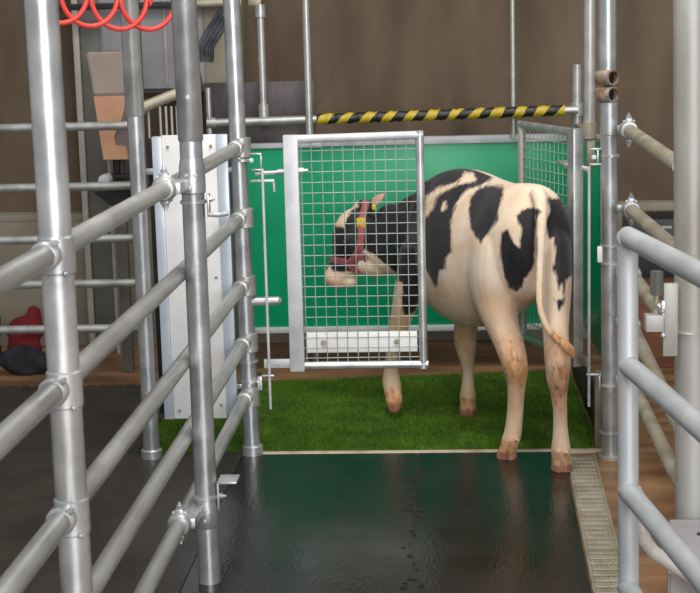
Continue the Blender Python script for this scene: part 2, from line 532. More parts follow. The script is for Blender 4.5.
for z in (1.10, 0.62, 0.28):
    MB().box((-1.08, 5.515, z - 0.012), (-1.04, 5.533, z + 0.012), 0.002).build('hanger_lug', M['galv'], WP)
    MB().box((-0.775, 5.520, z - 0.010), (-0.745, 5.530, z + 0.010), 0.002).build('hanger_lug', M['galv'], WP)

# comb of thin rods standing above the white panel
CR = thing('rod_rack', 'row of thin upright metal rods just above the white panel', 'rod rack', (-1.0, 5.60, 1.2))
for xx in (-1.072, -1.028, -1.006, -0.985, -0.965):
    MB().tube([(xx, 5.60, 1.18), (xx, 5.60, 1.335)], 0.0045, 10).build('rod', M['beam_light'], CR)
MB().box((-1.08, 5.59, 1.17), (-0.95, 5.61, 1.19), 0.002).box((-1.02, 5.53, 1.172), (-0.99, 5.60, 1.186), 0.002).build('base_bar', M['beam_light'], CR)
# pale arm crossing above it
AR = MB().tube([(-1.10, 5.58, 1.330), (-0.90, 5.66, 1.405)], 0.021, 20).tube([(-1.125, 5.57, 1.321), (-1.09, 5.584, 1.334)], 0.027, 20)
tag(AR.build('cross_pipe', M['galv_dirty'], None, (-1.1, 5.58, 1.345)), 'short tilted pipe joining two posts above the white panel', 'pipe')

# ------------------------------------------------------------------ left background rails
BR = thing('rail_barrier', 'low galvanised five rail barrier in the background left of the white panel', 'barrier', (-2.0, 6.62, 0))
for z in (1.212, 0.945, 0.710, 0.507, 0.300):
    MB().tube([(-3.4, 6.62, z), (-1.33, 6.62, z)], 0.0195, 20).build('rail', M['galv_rail'], BR)
for xx in (-3.3, -1.345):
    MB().tube([(xx, 6.665, 0), (xx, 6.665, 1.26)], 0.026, 20).build('post', M['galv'], BR)
for xx in (-1.96,):
    pass

# ------------------------------------------------------------------ green pen walls
GP = thing('green_panel', 'wide green plastic panel with white edges behind the cow', 'panel', (-0.09, 7.0, 0.2))
MB().box((-0.93, 6.99, 0.215), (0.64, 7.01, 1.080), 0.002).build('sheet', M['green'], GP)
MB().box((-0.93, 6.978, 1.072), (-0.53, 7.018, 1.096), 0.003).build('top_rail', M['white_steel'], GP)
MB().box((-0.53, 6.978, 1.076), (0.64, 7.018, 1.112), 0.003).build('top_rail', M['white_steel'], GP)
MB().box((-0.93, 6.978, 0.196), (0.64, 7.018, 0.224), 0.003).build('bottom_rail', M['white_steel'], GP)
for xx in (-0.92, 0.60):
    MB().box((xx, 7.012, 0), (xx + 0.04, 7.05, 1.09), 0.003).build('support_leg', M['galv_dirty'], GP)
SP = thing('green_panel', 'narrow green side panel beside the tall post, right of the cow', 'panel', (0.665, 6.3, 0.2))
MB().box((0.634, 5.66, 0.30), (0.650, 6.97, 1.145), 0.002).build('sheet', M['green'], SP)
MB().box((0.628, 5.66, 1.140), (0.656, 6.97, 1.160), 0.003).build('top_rail', M['galv_dirty'], SP)
for yy in (5.70, 6.88):
    MB().box((0.634, yy, 0), (0.650, yy + 0.04, 0.31), 0.002).build('support_leg', M['galv_dirty'], SP)
tag(MB().box((0.612, 5.68, 0), (0.632, 6.86, 0.17), 0.004).box((0.604, 5.75, 0.02), (0.614, 5.95, 0.11), 0.004).box((0.604, 6.15, 0.02), (0.614, 6.35, 0.11), 0.004)
    .build('rubber_kerb', M['rubber'], None, (0.64, 6.2, 0)), 'black rubber kerb along the right edge of the green turf', 'kerb')

# ------------------------------------------------------------------ mesh gates
def mesh_gate(origin, yaw, label, plate, hinge_left=True):
    """local: x from hinge side to free side, z up; origin at hinge stile foot"""
    st = M['white_steel'] if plate else M['galv']
    G = thing('mesh_gate', label, 'gate', origin, 'pen gates')
    G.rotation_euler = (0, 0, yaw)
    W = 0.474 if plate else 0.5
    z0, z1 = 0.0, 0.868
    ORIG[G.name] = (0, 0, 0)
    MB().box((-0.028, -0.02, z0 - 0.012), (0.027, 0.02, z1 + 0.008), 0.004).build('hinge_stile', st, G)
    MB().tube([(W, 0, z0 - 0.008), (W, 0, z1 + 0.012)], 0.0155, 20).build('end_stile', M['galv_bright'] if plate else M['galv_dull'], G)
    MB().tube([(0.02, 0, z1 - 0.008), (W + 0.012, 0, z1 - 0.002)], 0.0155, 20).build('top_rail', st, G)
    MB().tube([(0.02, 0, z0 + 0.008), (W + 0.018, 0, z0 + 0.008)], 0.0150, 20).build('bottom_rail', M['galv_bright'], G)
    w = MB()
    xs = [0.036 + 0.0388 * k for k in range(11 if plate else 12)]
    for xx in xs:
        w.tube([(xx, -0.002, z0 + 0.01), (xx, -0.002, z1 - 0.01)], 0.0018, 6)
    z = z0 + 0.036
    while z < z1 - 0.02:
        w.tube([(0.02, 0.002, z), (W, 0.002, z)], 0.0018, 6)
        z += 0.0390
    w.build('wire_mesh', M['wire'], G)
    if plate:
        MB().box((0.036, 0.003, 0.056), (0.452, 0.012, 0.134), 0.001).build('clamp_plate', M['white_sheet'], G)
        for xx in (0.100, 0.375):
            MB().tube([(xx, -0.008, 0.096), (xx, 0.005, 0.096)], 0.010, 16).tube([(xx, -0.013, 0.096), (xx, -0.008, 0.096)], 0.006, 6).build('bolt', M['galv_dirty'], G)
    return G, z0, z1
GL, _, _ = mesh_gate((-0.536, 5.535, 0.347), 0.0, 'white framed wire mesh gate hinged on the left, closed before the head of the cow', True)
# hinge gear of left gate (local coordinates: subtract origin)
b = MB()
b.tube([(-0.135, 0.0, 0.737), (0.0, 0.0, 0.742), (0.060, 0, 0.744)], 0.008, 12)
b.tube([(0.024, 0, 0.743), (0.044, 0, 0.743)], 0.013, 6)
b.tube([(-0.05, 0, 0.741), (-0.026, 0, 0.742)], 0.011, 12)
b.build('hinge_arm', M['galv_bright'], GL)
b = MB().box((-0.127, -0.012, 0.002), (-0.020, -0.004, 0.036), 0.002)
b.use(M['galv_dirty']).hexbolt((-0.037, -0.012, 0.019), (0, -1, 0), 0.008, 0.004)
b.hexbolt((-0.075, -0.012, 0.019), (0, -1, 0), 0.007, 0.004)
b.mats = [M['white_steel'], M['galv_dirty']]
b.build('hinge_plate', M['white_steel'], GL)
MB().tube([(-0.107, -0.017, -0.155), (-0.107, -0.017, 0.755)], 0.0052, 12).build('hinge_rod', M['white_steel'], GL)

GR, _, _ = mesh_gate((0.507, 5.565, 0.347), math.atan2(0.485, -0.175), 'wire mesh gate swung open beyond the rump of the cow', False)
b = MB()
b.tube([(-0.055, -0.030, 0.725), (-0.02, -0.02, 0.733), (0.0, 0.0, 0.735), (0.075, 0, 0.740), (0.15, 0, 0.744)], [0.010, 0.010, 0.010, 0.010, 0.006], 12)
b.tube([(0.06, 0, 0.739), (0.08, 0, 0.740)], 0.016, 6)
b.build('hinge_arm', M['galv_bright'], GR)
b = MB().box((-0.09, -0.014, 0.000), (-0.02, -0.004, 0.034), 0.002)
b.build('hinge_plate', M['galv_dirty'], GR)
MB().tube([(-0.055, -0.030, -0.16), (-0.055, -0.030, 0.74)], 0.0055, 12).build('hinge_rod', M['white_steel'], GR)

# brackets bolted to the left fence's far post that carry the gate
b = MB()
band(b, -0.719, 5.535, 1.135, 0.0312, 0.012)
b.box((-0.688, 5.520, 1.095), (-0.645, 5.545, 1.101), 0.001)
b.box((-0.650, 5.520, 1.098), (-0.645, 5.545, 1.158), 0.001)
b.box((-0.688, 5.520, 1.154), (-0.645, 5.545, 1.160), 0.001)
b.hexbolt((-0.684, 5.520, 1.135), (0.3, -1, 0), 0.009, 0.010)
b.box((-0.690, 5.52, 1.052), (-0.600, 5.545, 1.062), 0.002)
b.tube([(-0.605, 5.532, 1.056), (-0.603, 5.532, 1.015)], 0.006, 10)
b.build('gate_bracket', M['galv_bright'], F)
b = MB()
b.tube([(-0.70, 5.535, 0.603), (-0.600, 5.535, 0.605)], 0.017, 14)
b.tube([(-0.600, 5.535, 0.605), (-0.588, 5.535, 0.605)], [0.017, 0.008], 14)
b.build('stop_pin', M['galv_bright'], F)
b = MB()
band(b, -0.719, 5.535, 0.300, 0.0312, 0.012)
b.box((-0.690, 5.515, 0.318), (-0.625, 5.545, 0.324), 0.001)
b.box((-0.690, 5.515, 0.265), (-0.672, 5.545, 0.324), 0.001)
b.hexbolt((-0.684, 5.515, 0.300), (0.3, -1, 0), 0.009, 0.010)
b.build('gate_bracket', M['galv_bright'], F)
b = MB()
band(b, -0.722, 5.535, 0.375, 0.0312, 0.008)
b.build('band_clamp', M['galv_bright'], F)

# ------------------------------------------------------------------ pipework over the pen
TR = thing('overhead_rail', 'horizontal galvanised rail half wrapped in yellow and black tape above the green panel', 'rail', (-1.0, 6.90, 1.205))
MB().tube([(-1.04, 6.90, 1.200), (0.64, 6.90, 1.222)], 0.0190, 20).build('tube', M['galv_rail'], TR)
def tape_mesh():
    m = MB()
    n = 90
    pts, rr = [], []
    for k in range(n + 1):
        t = k / n
        pts.append((-0.545 + 1.125 * t, 6.90, 1.2065 + 0.0148 * t))
        rr.append(0.0235 + 0.0022 * math.sin(k * 1.7) + 0.0016 * random.random())
    m.tube(pts, rr, 18)
    return m
tp = MB()
tp = tape_mesh()
ORIG['overhead_rail_tape'] = None
tpo = tp.build('hazard_tape', M['hazard'], TR)
# shift the mesh so its own origin sits on the tube axis (stripes wind about it)
tpo.data.transform(Matrix.Translation((0, 0, -0.0095)))
tpo.location = (0, 0, 0.0095)
b = MB()
b.tube([(-1.04, 6.90, 1.12), (-1.04, 6.90, 1.36)], 0.013, 14)
b.tube([(-1.05, 6.90, 1.20), (-1.01, 6.90, 1.20)], 0.027, 16)
coupler(b, (-0.93, 6.90, 1.2015), (1, 0, 0), 0.019, 0.03)
b.build('end_bracket', M['galv'], TR)

def upright(x, y, z0, z1, r, m, label, fit=None, name='upright_pipe'):
    b = MB().tube([(x, y, z0), (x, y, z1)], r, 18)
    if fit:
        for zz in fit:
            b.tube([(x, y, zz - 0.03), (x, y, zz - 0.028), (x, y, zz + 0.028), (x, y, zz + 0.03)], [r, r + 0.008, r + 0.008, r], 18)
    return tag(b.build(name, m, None, (x, y, z0)), label, 'pipe')
upright(-0.792, 6.935, 1.19, 1.70, 0.0165, M['galv_rail'], 'thin upright pipe with a top fitting, standing over the untaped rail', (1.25, 1.70))
tag(MB().box((-0.845, 6.92, 1.722), (-0.785, 6.95, 1.76), 0.006).tube([(-0.805, 6.935, 1.70), (-0.825, 6.935, 2.5)], 0.014, 12).build('hanger_fitting', M['galv_dirty'], None, (-0.755, 6.935, 1.7)),
    'pipe fitting at the very top edge above the upright over the untaped rail', 'fitting')
upright(-0.578, 6.872, 1.112, 2.5, 0.0165, M['galv_rail'], 'upright pipe rising at the left end of the striped tape')
upright(0.351, 6.945, 1.10, 2.5, 0.0110, M['galv_rail'], 'thin upright rod crossing the striped tape near its right end')
upright(0.640, 6.95, 0.0, 1.425, 0.0225, M['galv_rail'], 'short capped post at the right end of the striped tape', (1.222,), 'end_post')
HB = thing('hanging_pipe', 'bright pipe running down beside the tall right post to a rusty joint', 'pipe', (0.580, 5.78, 1.16))
MB().tube([(0.580, 5.78, 1.225), (0.580, 5.78, 2.5)], 0.0225, 20).build('tube', M['galv_bright'], HB)
MB().tube([(0.580, 5.78, 1.16), (0.580, 5.78, 1.17), (0.580, 5.78, 1.23), (0.580, 5.78, 1.24)], [0.018, 0.026, 0.026, 0.02], 20).box((0.57, 5.76, 1.06), (0.60, 5.80, 1.165), 0.004).build('joint', M['galv_dirty'], HB)

# ------------------------------------------------------------------ right pipe fence (outer)
RF = thing('pipe_fence', 'dirty galvanised pipe fence with tall post right of the cow', 'pipe fence', (0.624, 5.477, 0))
RPX, RPY = 0.624, 5.477
MB().tube([(RPX + 0.004, RPY, 0.0), (RPX - 0.006, RPY, 1.315)], 0.031, 32).tube([(RPX - 0.004, RPY, 1.20), (RPX - 0.004, RPY, 1.203), (RPX - 0.006, RPY, 1.318), (RPX - 0.006, RPY, 1.32)], [0.031, 0.0335, 0.0335, 0.031], 32).build('post', M['galv'], RF)
MB().tube([(RPX - 0.011, RPY, 1.43), (RPX - 0.020, RPY, 2.5)], 0.033, 32).build('post', M['galv'], RF)
for z in (1.407, 1.348):
    c = MB().use(M['rust']).pipe((RPX - 0.040, RPY + 0.000, z), (RPX + 0.004, RPY - 0.055, z), 0.0275, 0.005)
    c.use(M['darkhole']).tube([(RPX - 0.03, RPY - 0.0125, z), (RPX - 0.008, RPY - 0.040, z)], 0.022, 24)
    c.build('coupling', None, RF)
MB().tube([(RPX, RPY + 0.012, 1.30), (RPX, RPY + 0.012, 1.45)], 0.026, 24).build('post_core', M['rust'], RF)
b = MB()
band(b, RPX, RPY, 1.128, 0.031, 0.010)
b.box((RPX - 0.075, RPY - 0.012, 1.095), (RPX - 0.03, RPY + 0.010, 1.101), 0.001)
b.box((RPX - 0.048, RPY - 0.012, 1.10), (RPX - 0.042, RPY + 0.010, 1.155), 0.001)
b.box((RPX - 0.075, RPY - 0.012, 1.15), (RPX - 0.03, RPY + 0.010, 1.156), 0.001)
b.hexbolt((RPX - 0.06, RPY - 0.01, 1.125), (0, -1, 0), 0.009, 0.008)
b.build('gate_bracket', M['galv_bright'], RF)
MB().box((RPX - 0.047, RPY - 0.02, 0.742), (RPX - 0.029, RPY - 0.012, 0.80), 0.001).build('white_tab', M['white_sheet'], RF)
b = MB()
b.box((RPX - 0.085, RPY - 0.012, 0.318), (RPX - 0.03, RPY + 0.010, 0.325), 0.001)
b.box((RPX - 0.040, RPY - 0.012, 0.265), (RPX - 0.034, RPY + 0.010, 0.325), 0.001)
b.build('gate_bracket', M['galv_bright'], RF)
for zz in (0.80, 0.735, 0.28, 0.10):
    b = MB()
    band(b, RPX, RPY, zz, 0.032, 0.009)
    b.build('band_clamp', M['galv_bright'], RF)
RRAIL = [(0.682, 1.222, 0.676, 1.182), (0.692, 0.937, 0.684, 0.925), (0.696, 0.705, 0.690, 0.656), (0.696, 0.520, 0.692, 0.391), (0.696, 0.305, 0.696, 0.217)]
for xa, za, xb, zb in RRAIL:
    MB().tube([(xa, 5.44, za), (xb + 0.022, 4.375, zb)], 0.0235, 24).build('rail', M['galv_dirty'], RF)
    c = MB()
    coupler(c, (xa, 5.415, za), (0, 1, 0), 0.0235, 0.05)
    c.box((RPX + 0.02, RPY - 0.03, za - 0.016), (xa + 0.01, RPY - 0.005, za + 0.016), 0.004)
    c.build('swivel_coupler', M['galv'], RF)
MB().tube([(RPX + 0.004, RPY, 0.0), (RPX + 0.004, RPY, 0.012)], 0.045, 24).build('foot_collar', M['galv_dirty'], RF)
tag(MB().box((0.585, 5.60, 0.0), (0.618, 5.64, 0.30), 0.003).build('short_stake', M['galv_dirty'], None, (0.6, 5.62, 0)), 'short grey stake on the turf corner left of the tall right post', 'stake')

MB().tube([(0.748, 4.375, 0.0), (0.710, 4.375, 2.5)], 0.050, 36).build('thick_post', M['galv_dull'], RF)
MB().box((0.648, 4.33, 0.633), (0.690, 4.345, 0.848), 0.002).build('mounting_plate', M['galv_dull'], RF)
b = MB()
band(b, 0.725, 4.375, 0.70, 0.050, 0.006)
b.build('band_clamp', M['galv_bright'], RF)
LB = thing('latch_box', 'small grey metal latch box beside the thick right post', 'latch box', (0.62, 4.31, 0.71))
MB().box((0.592, 4.29, 0.713), (0.644, 4.335, 0.762), 0.003).build('body', M['galv_dull'], LB)
for c_, r_ in (((0.632, 4.30, 0.787), 0.0095), ((0.643, 4.31, 0.771), 0.0075), ((0.643, 4.29, 0.702), 0.0085)):
    MB().ball(c_, r_, 12).tube([(c_[0], c_[1] + 0.004, c_[2]), (c_[0], c_[1] + 0.03, c_[2])], 0.004, 8).build('bolt', M['bolt'], LB)
MB().box((0.640, 4.318, 0.69), (0.652, 4.345, 0.80), 0.002).build('bracket', M['galv'], LB)
CY = thing('ribbed_cylinder', 'dark ribbed cylinder hanging above the small latch box', 'cylinder', (0.627, 4.33, 0.80))
c = MB()
c.tube([(0.627, 4.33, 0.815), (0.627, 4.33, 0.885)], 0.016, 18)
for k in range(7):
    a = 2 * math.pi * k / 7
    c.tube([(0.627 + 0.016 * math.cos(a), 4.33 + 0.016 * math.sin(a), 0.818), (0.627 + 0.016 * math.cos(a), 4.33 + 0.016 * math.sin(a), 0.885)], 0.0033, 6)
c.build('barrel', M['beam'], CY)
MB().tube([(0.627, 4.33, 0.762), (0.627, 4.33, 0.818)], 0.008, 12).build('rod', M['galv_dirty'], CY)

# near right fence
NF = thing('pipe_fence', 'pale painted pipe fence in the near right corner with stub post', 'pipe fence', (0.45, 3.6, 0))
MB().tube([(0.462, 3.6, 0.0), (0.452, 3.6, 1.060), (0.4525, 3.597, 1.076), (0.453, 3.585, 1.082)], [0.0255, 0.0255, 0.0255, 0.025], 32).ball((0.450, 3.6, 1.080), 0.0256, 24).build('post', M['pale_pipe'], NF)
dx, dy = 0.1200, -0.9928
for z in (1.084, 0.771, 0.456, 0.205):
    MB().tube([(0.457 - 0.004 * z, 3.605, z), (0.455 + dx * 1.7, 3.6 + dy * 1.7, z)], 0.0248, 28).build('rail', M['pale_pipe'], NF)
MB().tube([(0.451 + dx * 1.6, 3.6 + dy * 1.6, 0), (0.451 + dx * 1.6, 3.6 + dy * 1.6, 1.084)], 0.029, 28).build('post', M['pale_pipe'], NF)
BPp = MB().tube([(0.462, 3.66, 0.425), (0.490, 3.72, 0.415), (0.505, 3.75, 0.385), (0.508, 3.75, 0.324), (0.518, 3.75, 0.276), (0.541, 3.75, 0.243), (0.577, 3.75, 0.219), (0.616, 3.75, 0.192), (0.662, 3.75, 0.159), (0.72, 3.72, 0.11), (0.80, 3.66, 0.0)], 0.019, 20)
tag(BPp.build('bent_pipe', M['rustwhite'], None, (0.76, 3.62, 0)), 'bent white pipe with rust stains low behind the near right fence', 'pipe')
gb = MB().prism([(0.662, 4.30), (0.598, 3.86), (1.15, 3.84), (1.15, 4.30)], 0.0, 0.150)
bmesh.ops.bevel(gb.bm, geom=list(gb.bm.edges), offset=0.006, segments=2, affect='EDGES')
GB = gb.build('grey_box', M['greybox'], None, (0.9, 4.1, 0))
tag(GB, 'low grey plastic box on the floor in the lower right corner', 'box')
MB().tube([(0.735, 4.16, 0.1495), (0.735, 4.16, 0.153)], 0.012, 16).build('black_hole_disc', M['dark'], GB)  # black disc standing in for the darkness of a hole in the top

# equipment along the right rear wall
BB = thing('equipment_box', 'black equipment box behind the right fence against the wall', 'equipment box', (1.2, 7.5, 0))
MB().box((0.93, 7.28, 0.30), (1.75, 7.62, 0.672), 0.01).build('case', M['dark'], BB)
for xx in (0.96, 1.68):
    MB().box((xx, 7.32, 0), (xx + 0.04, 7.58, 0.305), 0.004).build('leg', M['rust'], BB)
MB().box((1.075, 7.276, 0.625), (1.125, 7.282, 0.637), 0.001).build('pale_label', M['beam_light'], BB)
RB = MB().box((0.90, 7.0, 0.0), (1.55, 7.2, 0.40), 0.01).box((0.90, 6.99, 0.18), (1.55, 7.01, 0.2), 0.002)
tag(RB.build('wooden_crate', mat('rust_brown_wood', srgb(96, 58, 38), srgb(124, 78, 52), 6, 0.7, stretch=(0.5, 1, 5)), None, (1.2, 7.1, 0)), 'rust brown low crate below the black equipment box on the right', 'crate')

# ------------------------------------------------------------------ left rear equipment
DB = thing('dark_board', 'dark board mounted behind the untaped part of the overhead rail', 'board', (-0.82, 7.05, 1.08))
MB().box((-1.085, 7.055, 1.20), (-0.565, 7.075, 1.378), 0.003).build('upper_board', M['board'], DB)
MB().box((-1.085, 7.06, 1.02), (-0.565, 7.08, 1.20), 0.003).build('lower_board', M['board_low'], DB)
for xx in (-1.06, -0.61):
    MB().box((xx, 7.08, 0), (xx + 0.03, 7.11, 1.36), 0.002).build('stand_leg', M['beam'], DB)
CB = thing('grey_cabinet', 'grey wall cabinet at the top left behind the tall posts', 'cabinet', (-1.3, 7.5, 1.35))
MB().box((-1.44, 7.42, 1.345), (-1.13, 7.70, 1.85), 0.006).build('body', M['cabinet'], CB)
for xx in (-1.325, -1.245):
    MB().box((xx, 7.412, 1.36), (xx + 0.012, 7.424, 1.84), 0.002).build('door_ridge', M['beam_light'], CB)
MB().box((-1.13, 7.42, 1.345), (-0.96, 7.70, 1.85), 0.004).build('side_sheet', M['cabinet_tan'], CB)
MB().box((-1.46, 7.45, 1.325), (-0.95, 7.86, 1.346), 0.002).build('bottom_shelf', M['beam'], CB)
SB = thing('steel_beam', 'dark grey upright steel beam with pale edge at the far left wall', 'beam', (-1.72, 7.55, 0))
MB().box((-1.76, 7.50, 0), (-1.655, 7.60, 2.6), 0.004).build('beam', M['beam'], SB)
MB().box((-1.795, 7.49, 0), (-1.765, 7.61, 2.6), 0.003).build('pale_flange', M['beam_light'], SB)
MB().box((-1.655, 7.49, 0), (-1.640, 7.61, 2.6), 0.002).build('pale_flange', M['beam_light'], SB)
tag(MB().box((-1.636, 7.44, 1.52), (-1.455, 7.62, 1.80), 0.004).box((-1.60, 7.62, 1.55), (-1.5, 7.86, 1.75)).build('junction_box', M['cabinet'], None, (-1.54, 7.5, 1.52)),
    'square grey box on the wall above the tan filled feeder', 'box')
tag(MB().box((-1.9, 7.36, 1.735), (-1.0, 7.40, 1.765), 0.003).tube([(-1.85, 7.38, 1.76), (-1.85, 7.38, 2.6)], 0.006, 8).tube([(-1.05, 7.38, 1.76), (-1.05, 7.38, 2.6)], 0.006, 8).build('dark_bar', M['dark'], None, (-1.4, 7.48, 1.75)),
    'dark horizontal bar across the top left behind the red coiled hose', 'bar')
# feeder: tapered hopper with milky top and tan fill
FE = thing('milk_feeder', 'tapered milky plastic feeder with tan contents by the left posts', 'feeder', (-1.50, 7.0, 1.0))
def hopper(z0, z1, xl0, xr0, xl1, xr1, d0, d1):
    m = MB()
    a = [m.bm.verts.new(p) for p in ((xl0, 7 - d0, z0), (xr0, 7 - d0, z0), (xr0, 7 + d0, z0), (xl0, 7 + d0, z0))]
    c = [m.bm.verts.new(p) for p in ((xl1, 7 - d1, z1), (xr1, 7 - d1, z1), (xr1, 7 + d1, z1), (xl1, 7 + d1, z1))]
    m.bm.faces.new(list(reversed(a)))
    m.bm.faces.new(c)
    for i in range(4):
        m.bm.faces.new((a[i], a[(i + 1) % 4], c[(i + 1) % 4], c[i]))
    bmesh.ops.bevel(m.bm, geom=list(m.bm.edges), offset=0.008, segments=3, affect='EDGES')
    return m
hopper(1.337, 1.535, -1.581, -1.415, -1.602, -1.395, 0.065, 0.075).build('milky_top', M['milky'], FE)
hopper(1.035, 1.337, -1.548, -1.425, -1.581, -1.415, 0.045, 0.065).build('clear_hopper', M['milky2'], FE)
w_ = MB()
prof = [(-1.577, 1.332), (-1.419, 1.332), (-1.455, 1.215), (-1.490, 1.150), (-1.488, 1.105), (-1.440, 1.095), (-1.430, 1.04), (-1.546, 1.04)]
a_ = [w_.bm.verts.new((px_, 6.925, pz_)) for px_, pz_ in prof]
c_ = [w_.bm.verts.new((px_, 6.96, pz_)) for px_, pz_ in prof]
w_.bm.faces.new(a_)
w_.bm.faces.new(list(reversed(c_)))
for i in range(8):
    w_.bm.faces.new((a_[i], a_[(i + 1) % 8], c_[(i + 1) % 8], c_[i]))
w_.build('tan_contents', M['tanfill'], FE)
MB().tube([(-1.545, 6.90, 0.945), (-1.545, 7.03, 0.945)], 0.027, 20).tube([(-1.545, 6.895, 0.945), (-1.545, 6.90, 0.945)], 0.016, 16).build('pipe_end', M['white_steel'], FE)
MB().box((-1.55, 6.97, 0.94), (-1.40, 7.02, 0.965), 0.004).box((-1.52, 7.0, 0.95), (-1.49, 7.03, 1.06), 0.003).build('bracket', M['dark'], FE)
MB().box((-1.53, 7.04, 0.0), (-1.48, 7.08, 1.54), 0.003).build('stand', M['beam'], FE)
BRK = MB().prism([(-1.545, 6.70), (-1.36, 6.70), (-1.36, 6.74), (-1.545, 6.74)], 0, 0)
w = MB()
tri = [(-1.54, 0.915), (-1.36, 0.93), (-1.36, 0.80), (-1.40, 0.795)]
a = [w.bm.verts.new((x_, 6.66, z_)) for x_, z_ in tri]
c = [w.bm.verts.new((x_, 6.75, z_)) for x_, z_ in tri]
w.bm.faces.new(a)
w.bm.faces.new(list(reversed(c)))
for i in range(4):
    w.bm.faces.new((a[i], a[(i + 1) % 4], c[(i + 1) % 4], c[i]))
BRK.bm.free()
tag(w.build('black_bracket', M['dark'], None, (-1.42, 6.7, 0.8)), 'black wedge shaped bracket on the second barrier rail near the feeder', 'bracket')

# strap bundle
st = MB()
for k in range(4):
    o = 0.022 * k
    st.tube([(-1.075 + o, 6.80 + 0.01 * k, 1.48), (-1.065 + o, 6.80, 1.545), (-1.0 + o, 6.80, 1.64), (-0.945 + o, 6.80, 1.72), (-0.92 + o, 6.80, 2.0)], 0.011, 10)
st.tube([(-1.075, 6.80, 1.48), (-1.062, 6.80, 1.42), (-1.055, 6.85, 1.35)], 0.008, 10)
tag(st.build('strap_bundle', M['strap'], None, (-1.0, 6.8, 1.5)), 'bundle of dark straps hanging diagonally between the two tall left posts', 'straps')
tag(MB().tube([(-1.15, 6.72, 1.735), (-0.85, 6.72, 1.735)], 0.018, 16).tube([(-1.0, 6.72, 1.735), (-1.0, 6.72, 2.5)], 0.012, 12).build('short_pipe', M['galv_dirty'], None, (-1.0, 6.72, 1.735)),
    'short pale horizontal pipe at the top edge above the strap bundle', 'pipe')

# cloths on the floor, far left
def lump(name, blobs, m, label, cat, origin):
    bm = bmesh.new()
    for (c, r, sc) in blobs:
        res = bmesh.ops.create_icosphere(bm, subdivisions=3, radius=r)
        bmesh.ops.scale(bm, vec=sc, verts=res['verts'])
        bmesh.ops.translate(bm, vec=c, verts=res['verts'])
    me = bpy.data.meshes.new(name)
    bm.to_mesh(me)
    bm.free()
    o = bpy.data.objects.new(name, me)
    md = o.modifiers.new('r', 'REMESH')
    md.mode = 'VOXEL'
    md.voxel_size = 0.014
    COL.objects.link(o)
    dg = bpy.context.evaluated_depsgraph_get()
    me2 = bpy.data.meshes.new_from_object(o.evaluated_get(dg))
    o.modifiers.clear()
    o.data = me2
    n = len(me2.vertices)
    for v in me2.vertices:
        k = math.sin(v.co.x * 37 + 2.3 * math.sin(v.co.z * 21)) * math.sin(v.co.z * 33 + v.co.y * 19)
        v.co += v.normal * 0.010 * k
    z0 = min(v.co.z for v in me2.vertices)
    for v in me2.vertices:
        v.co.z = max(v.co.z, 0.0) - origin[2]
        v.co.x -= origin[0]
        v.co.y -= origin[1]
    me2.materials.append(m)
    for p in me2.polygons:
        p.use_smooth = True
    o.location = origin
    return tag(o, label, cat)
lump('red_cloth', [((-2.09, 7.35, 0.15), 0.10, (1, 0.7, 0.75)), ((-2.04, 7.35, 0.20), 0.075, (0.6, 0.7, 1)), ((-2.09, 7.33, 0.06), 0.09, (1.0, 0.8, 0.8))], M['redcloth'],
     'crumpled dark red cloth heaped by the wall at far left', 'cloth', (-2.1, 7.35, 0))
lump('black_bag', [((-2.285, 7.35, 0.18), 0.085, (1, 0.8, 1.25)), ((-2.29, 7.33, 0.07), 0.085, (1.0, 0.8, 0.9))], M['blackcloth'],
     'black bag at the left edge beside the red cloth', 'bag', (-2.285, 7.35, 0))
lump('dark_cloth', [((-2.02, 7.05, 0.06), 0.09, (1.3, 0.7, 0.9)), ((-1.94, 7.05, 0.05), 0.07, (1.2, 0.8, 0.8))], M['blackcloth'],
     'dark crumpled cloth lying flat on the floor before the red cloth', 'cloth', (-2.0, 7.05, 0))

# red coiled hose hanging into the top left
ch = MB()
for k in range(90):
    yy = 2.9 + 2.4 * random.random()
    xx = -0.09 + 0.012 * random.gauss(0, 1) - 0.01 * (5.3 - yy) / 2
    r_ = 0.002 + 0.004 * random.random()
    ch.box((xx - r_ * 1.6, yy - r_, 0.0122), (xx + r_ * 1.6, yy + r_, 0.0122 + r_), 0.0, 0)
tag(ch.build('floor_crumbs', M['rubber'], None, (-0.09, 4.1, 0.0122)), 'dark crumbs of dirt scattered along the seam between the gangway mats', 'crumbs', None, 'stuff')
hp = []
for k in range(0, 118):
    a = 2 * math.pi * k / 26
    t = k / 26
    cx, cy, cz = -1.30 + 0.088 * t, 4.95 + 0.055 * t, 1.732 - 0.012 * min(t, 3)
    hp.append((cx + 0.060 * math.cos(a), cy + 0.07 * math.cos(a) * 0.5, cz + 0.082 * math.sin(a)))
hp = [(-1.30, 4.95, 2.5), (-1.28, 4.95, 2.0)] + hp + [(-0.87, 5.20, 1.9), (-0.87, 5.20, 2.5)]
tag(MB().tube(hp, 0.0085, 10).build('coiled_hose', M['red'], None, (-1.1, 5.1, 1.65)), 'red coiled air hose dangling into view at the top left', 'hose')
# ------------------------------------------------------------------ the cow
P0 = Vector((0.375, 5.32))
def head_ang(s):
    return math.radians(18 + 14 * max(0.0, min(s, 1.05)))
def centre(s):
    n = 40
    p = P0.copy()
    for i in range(n):
        h = head_ang(s * (i + 0.5) / n)
        p += Vector((-math.sin(h), math.cos(h))) * (s / n)
    return p
def W(s, l, z):
    c = centre(s)
    h = head_ang(s)
    return Vector((c.x - math.cos(h) * l, c.y - math.sin(h) * l, z))

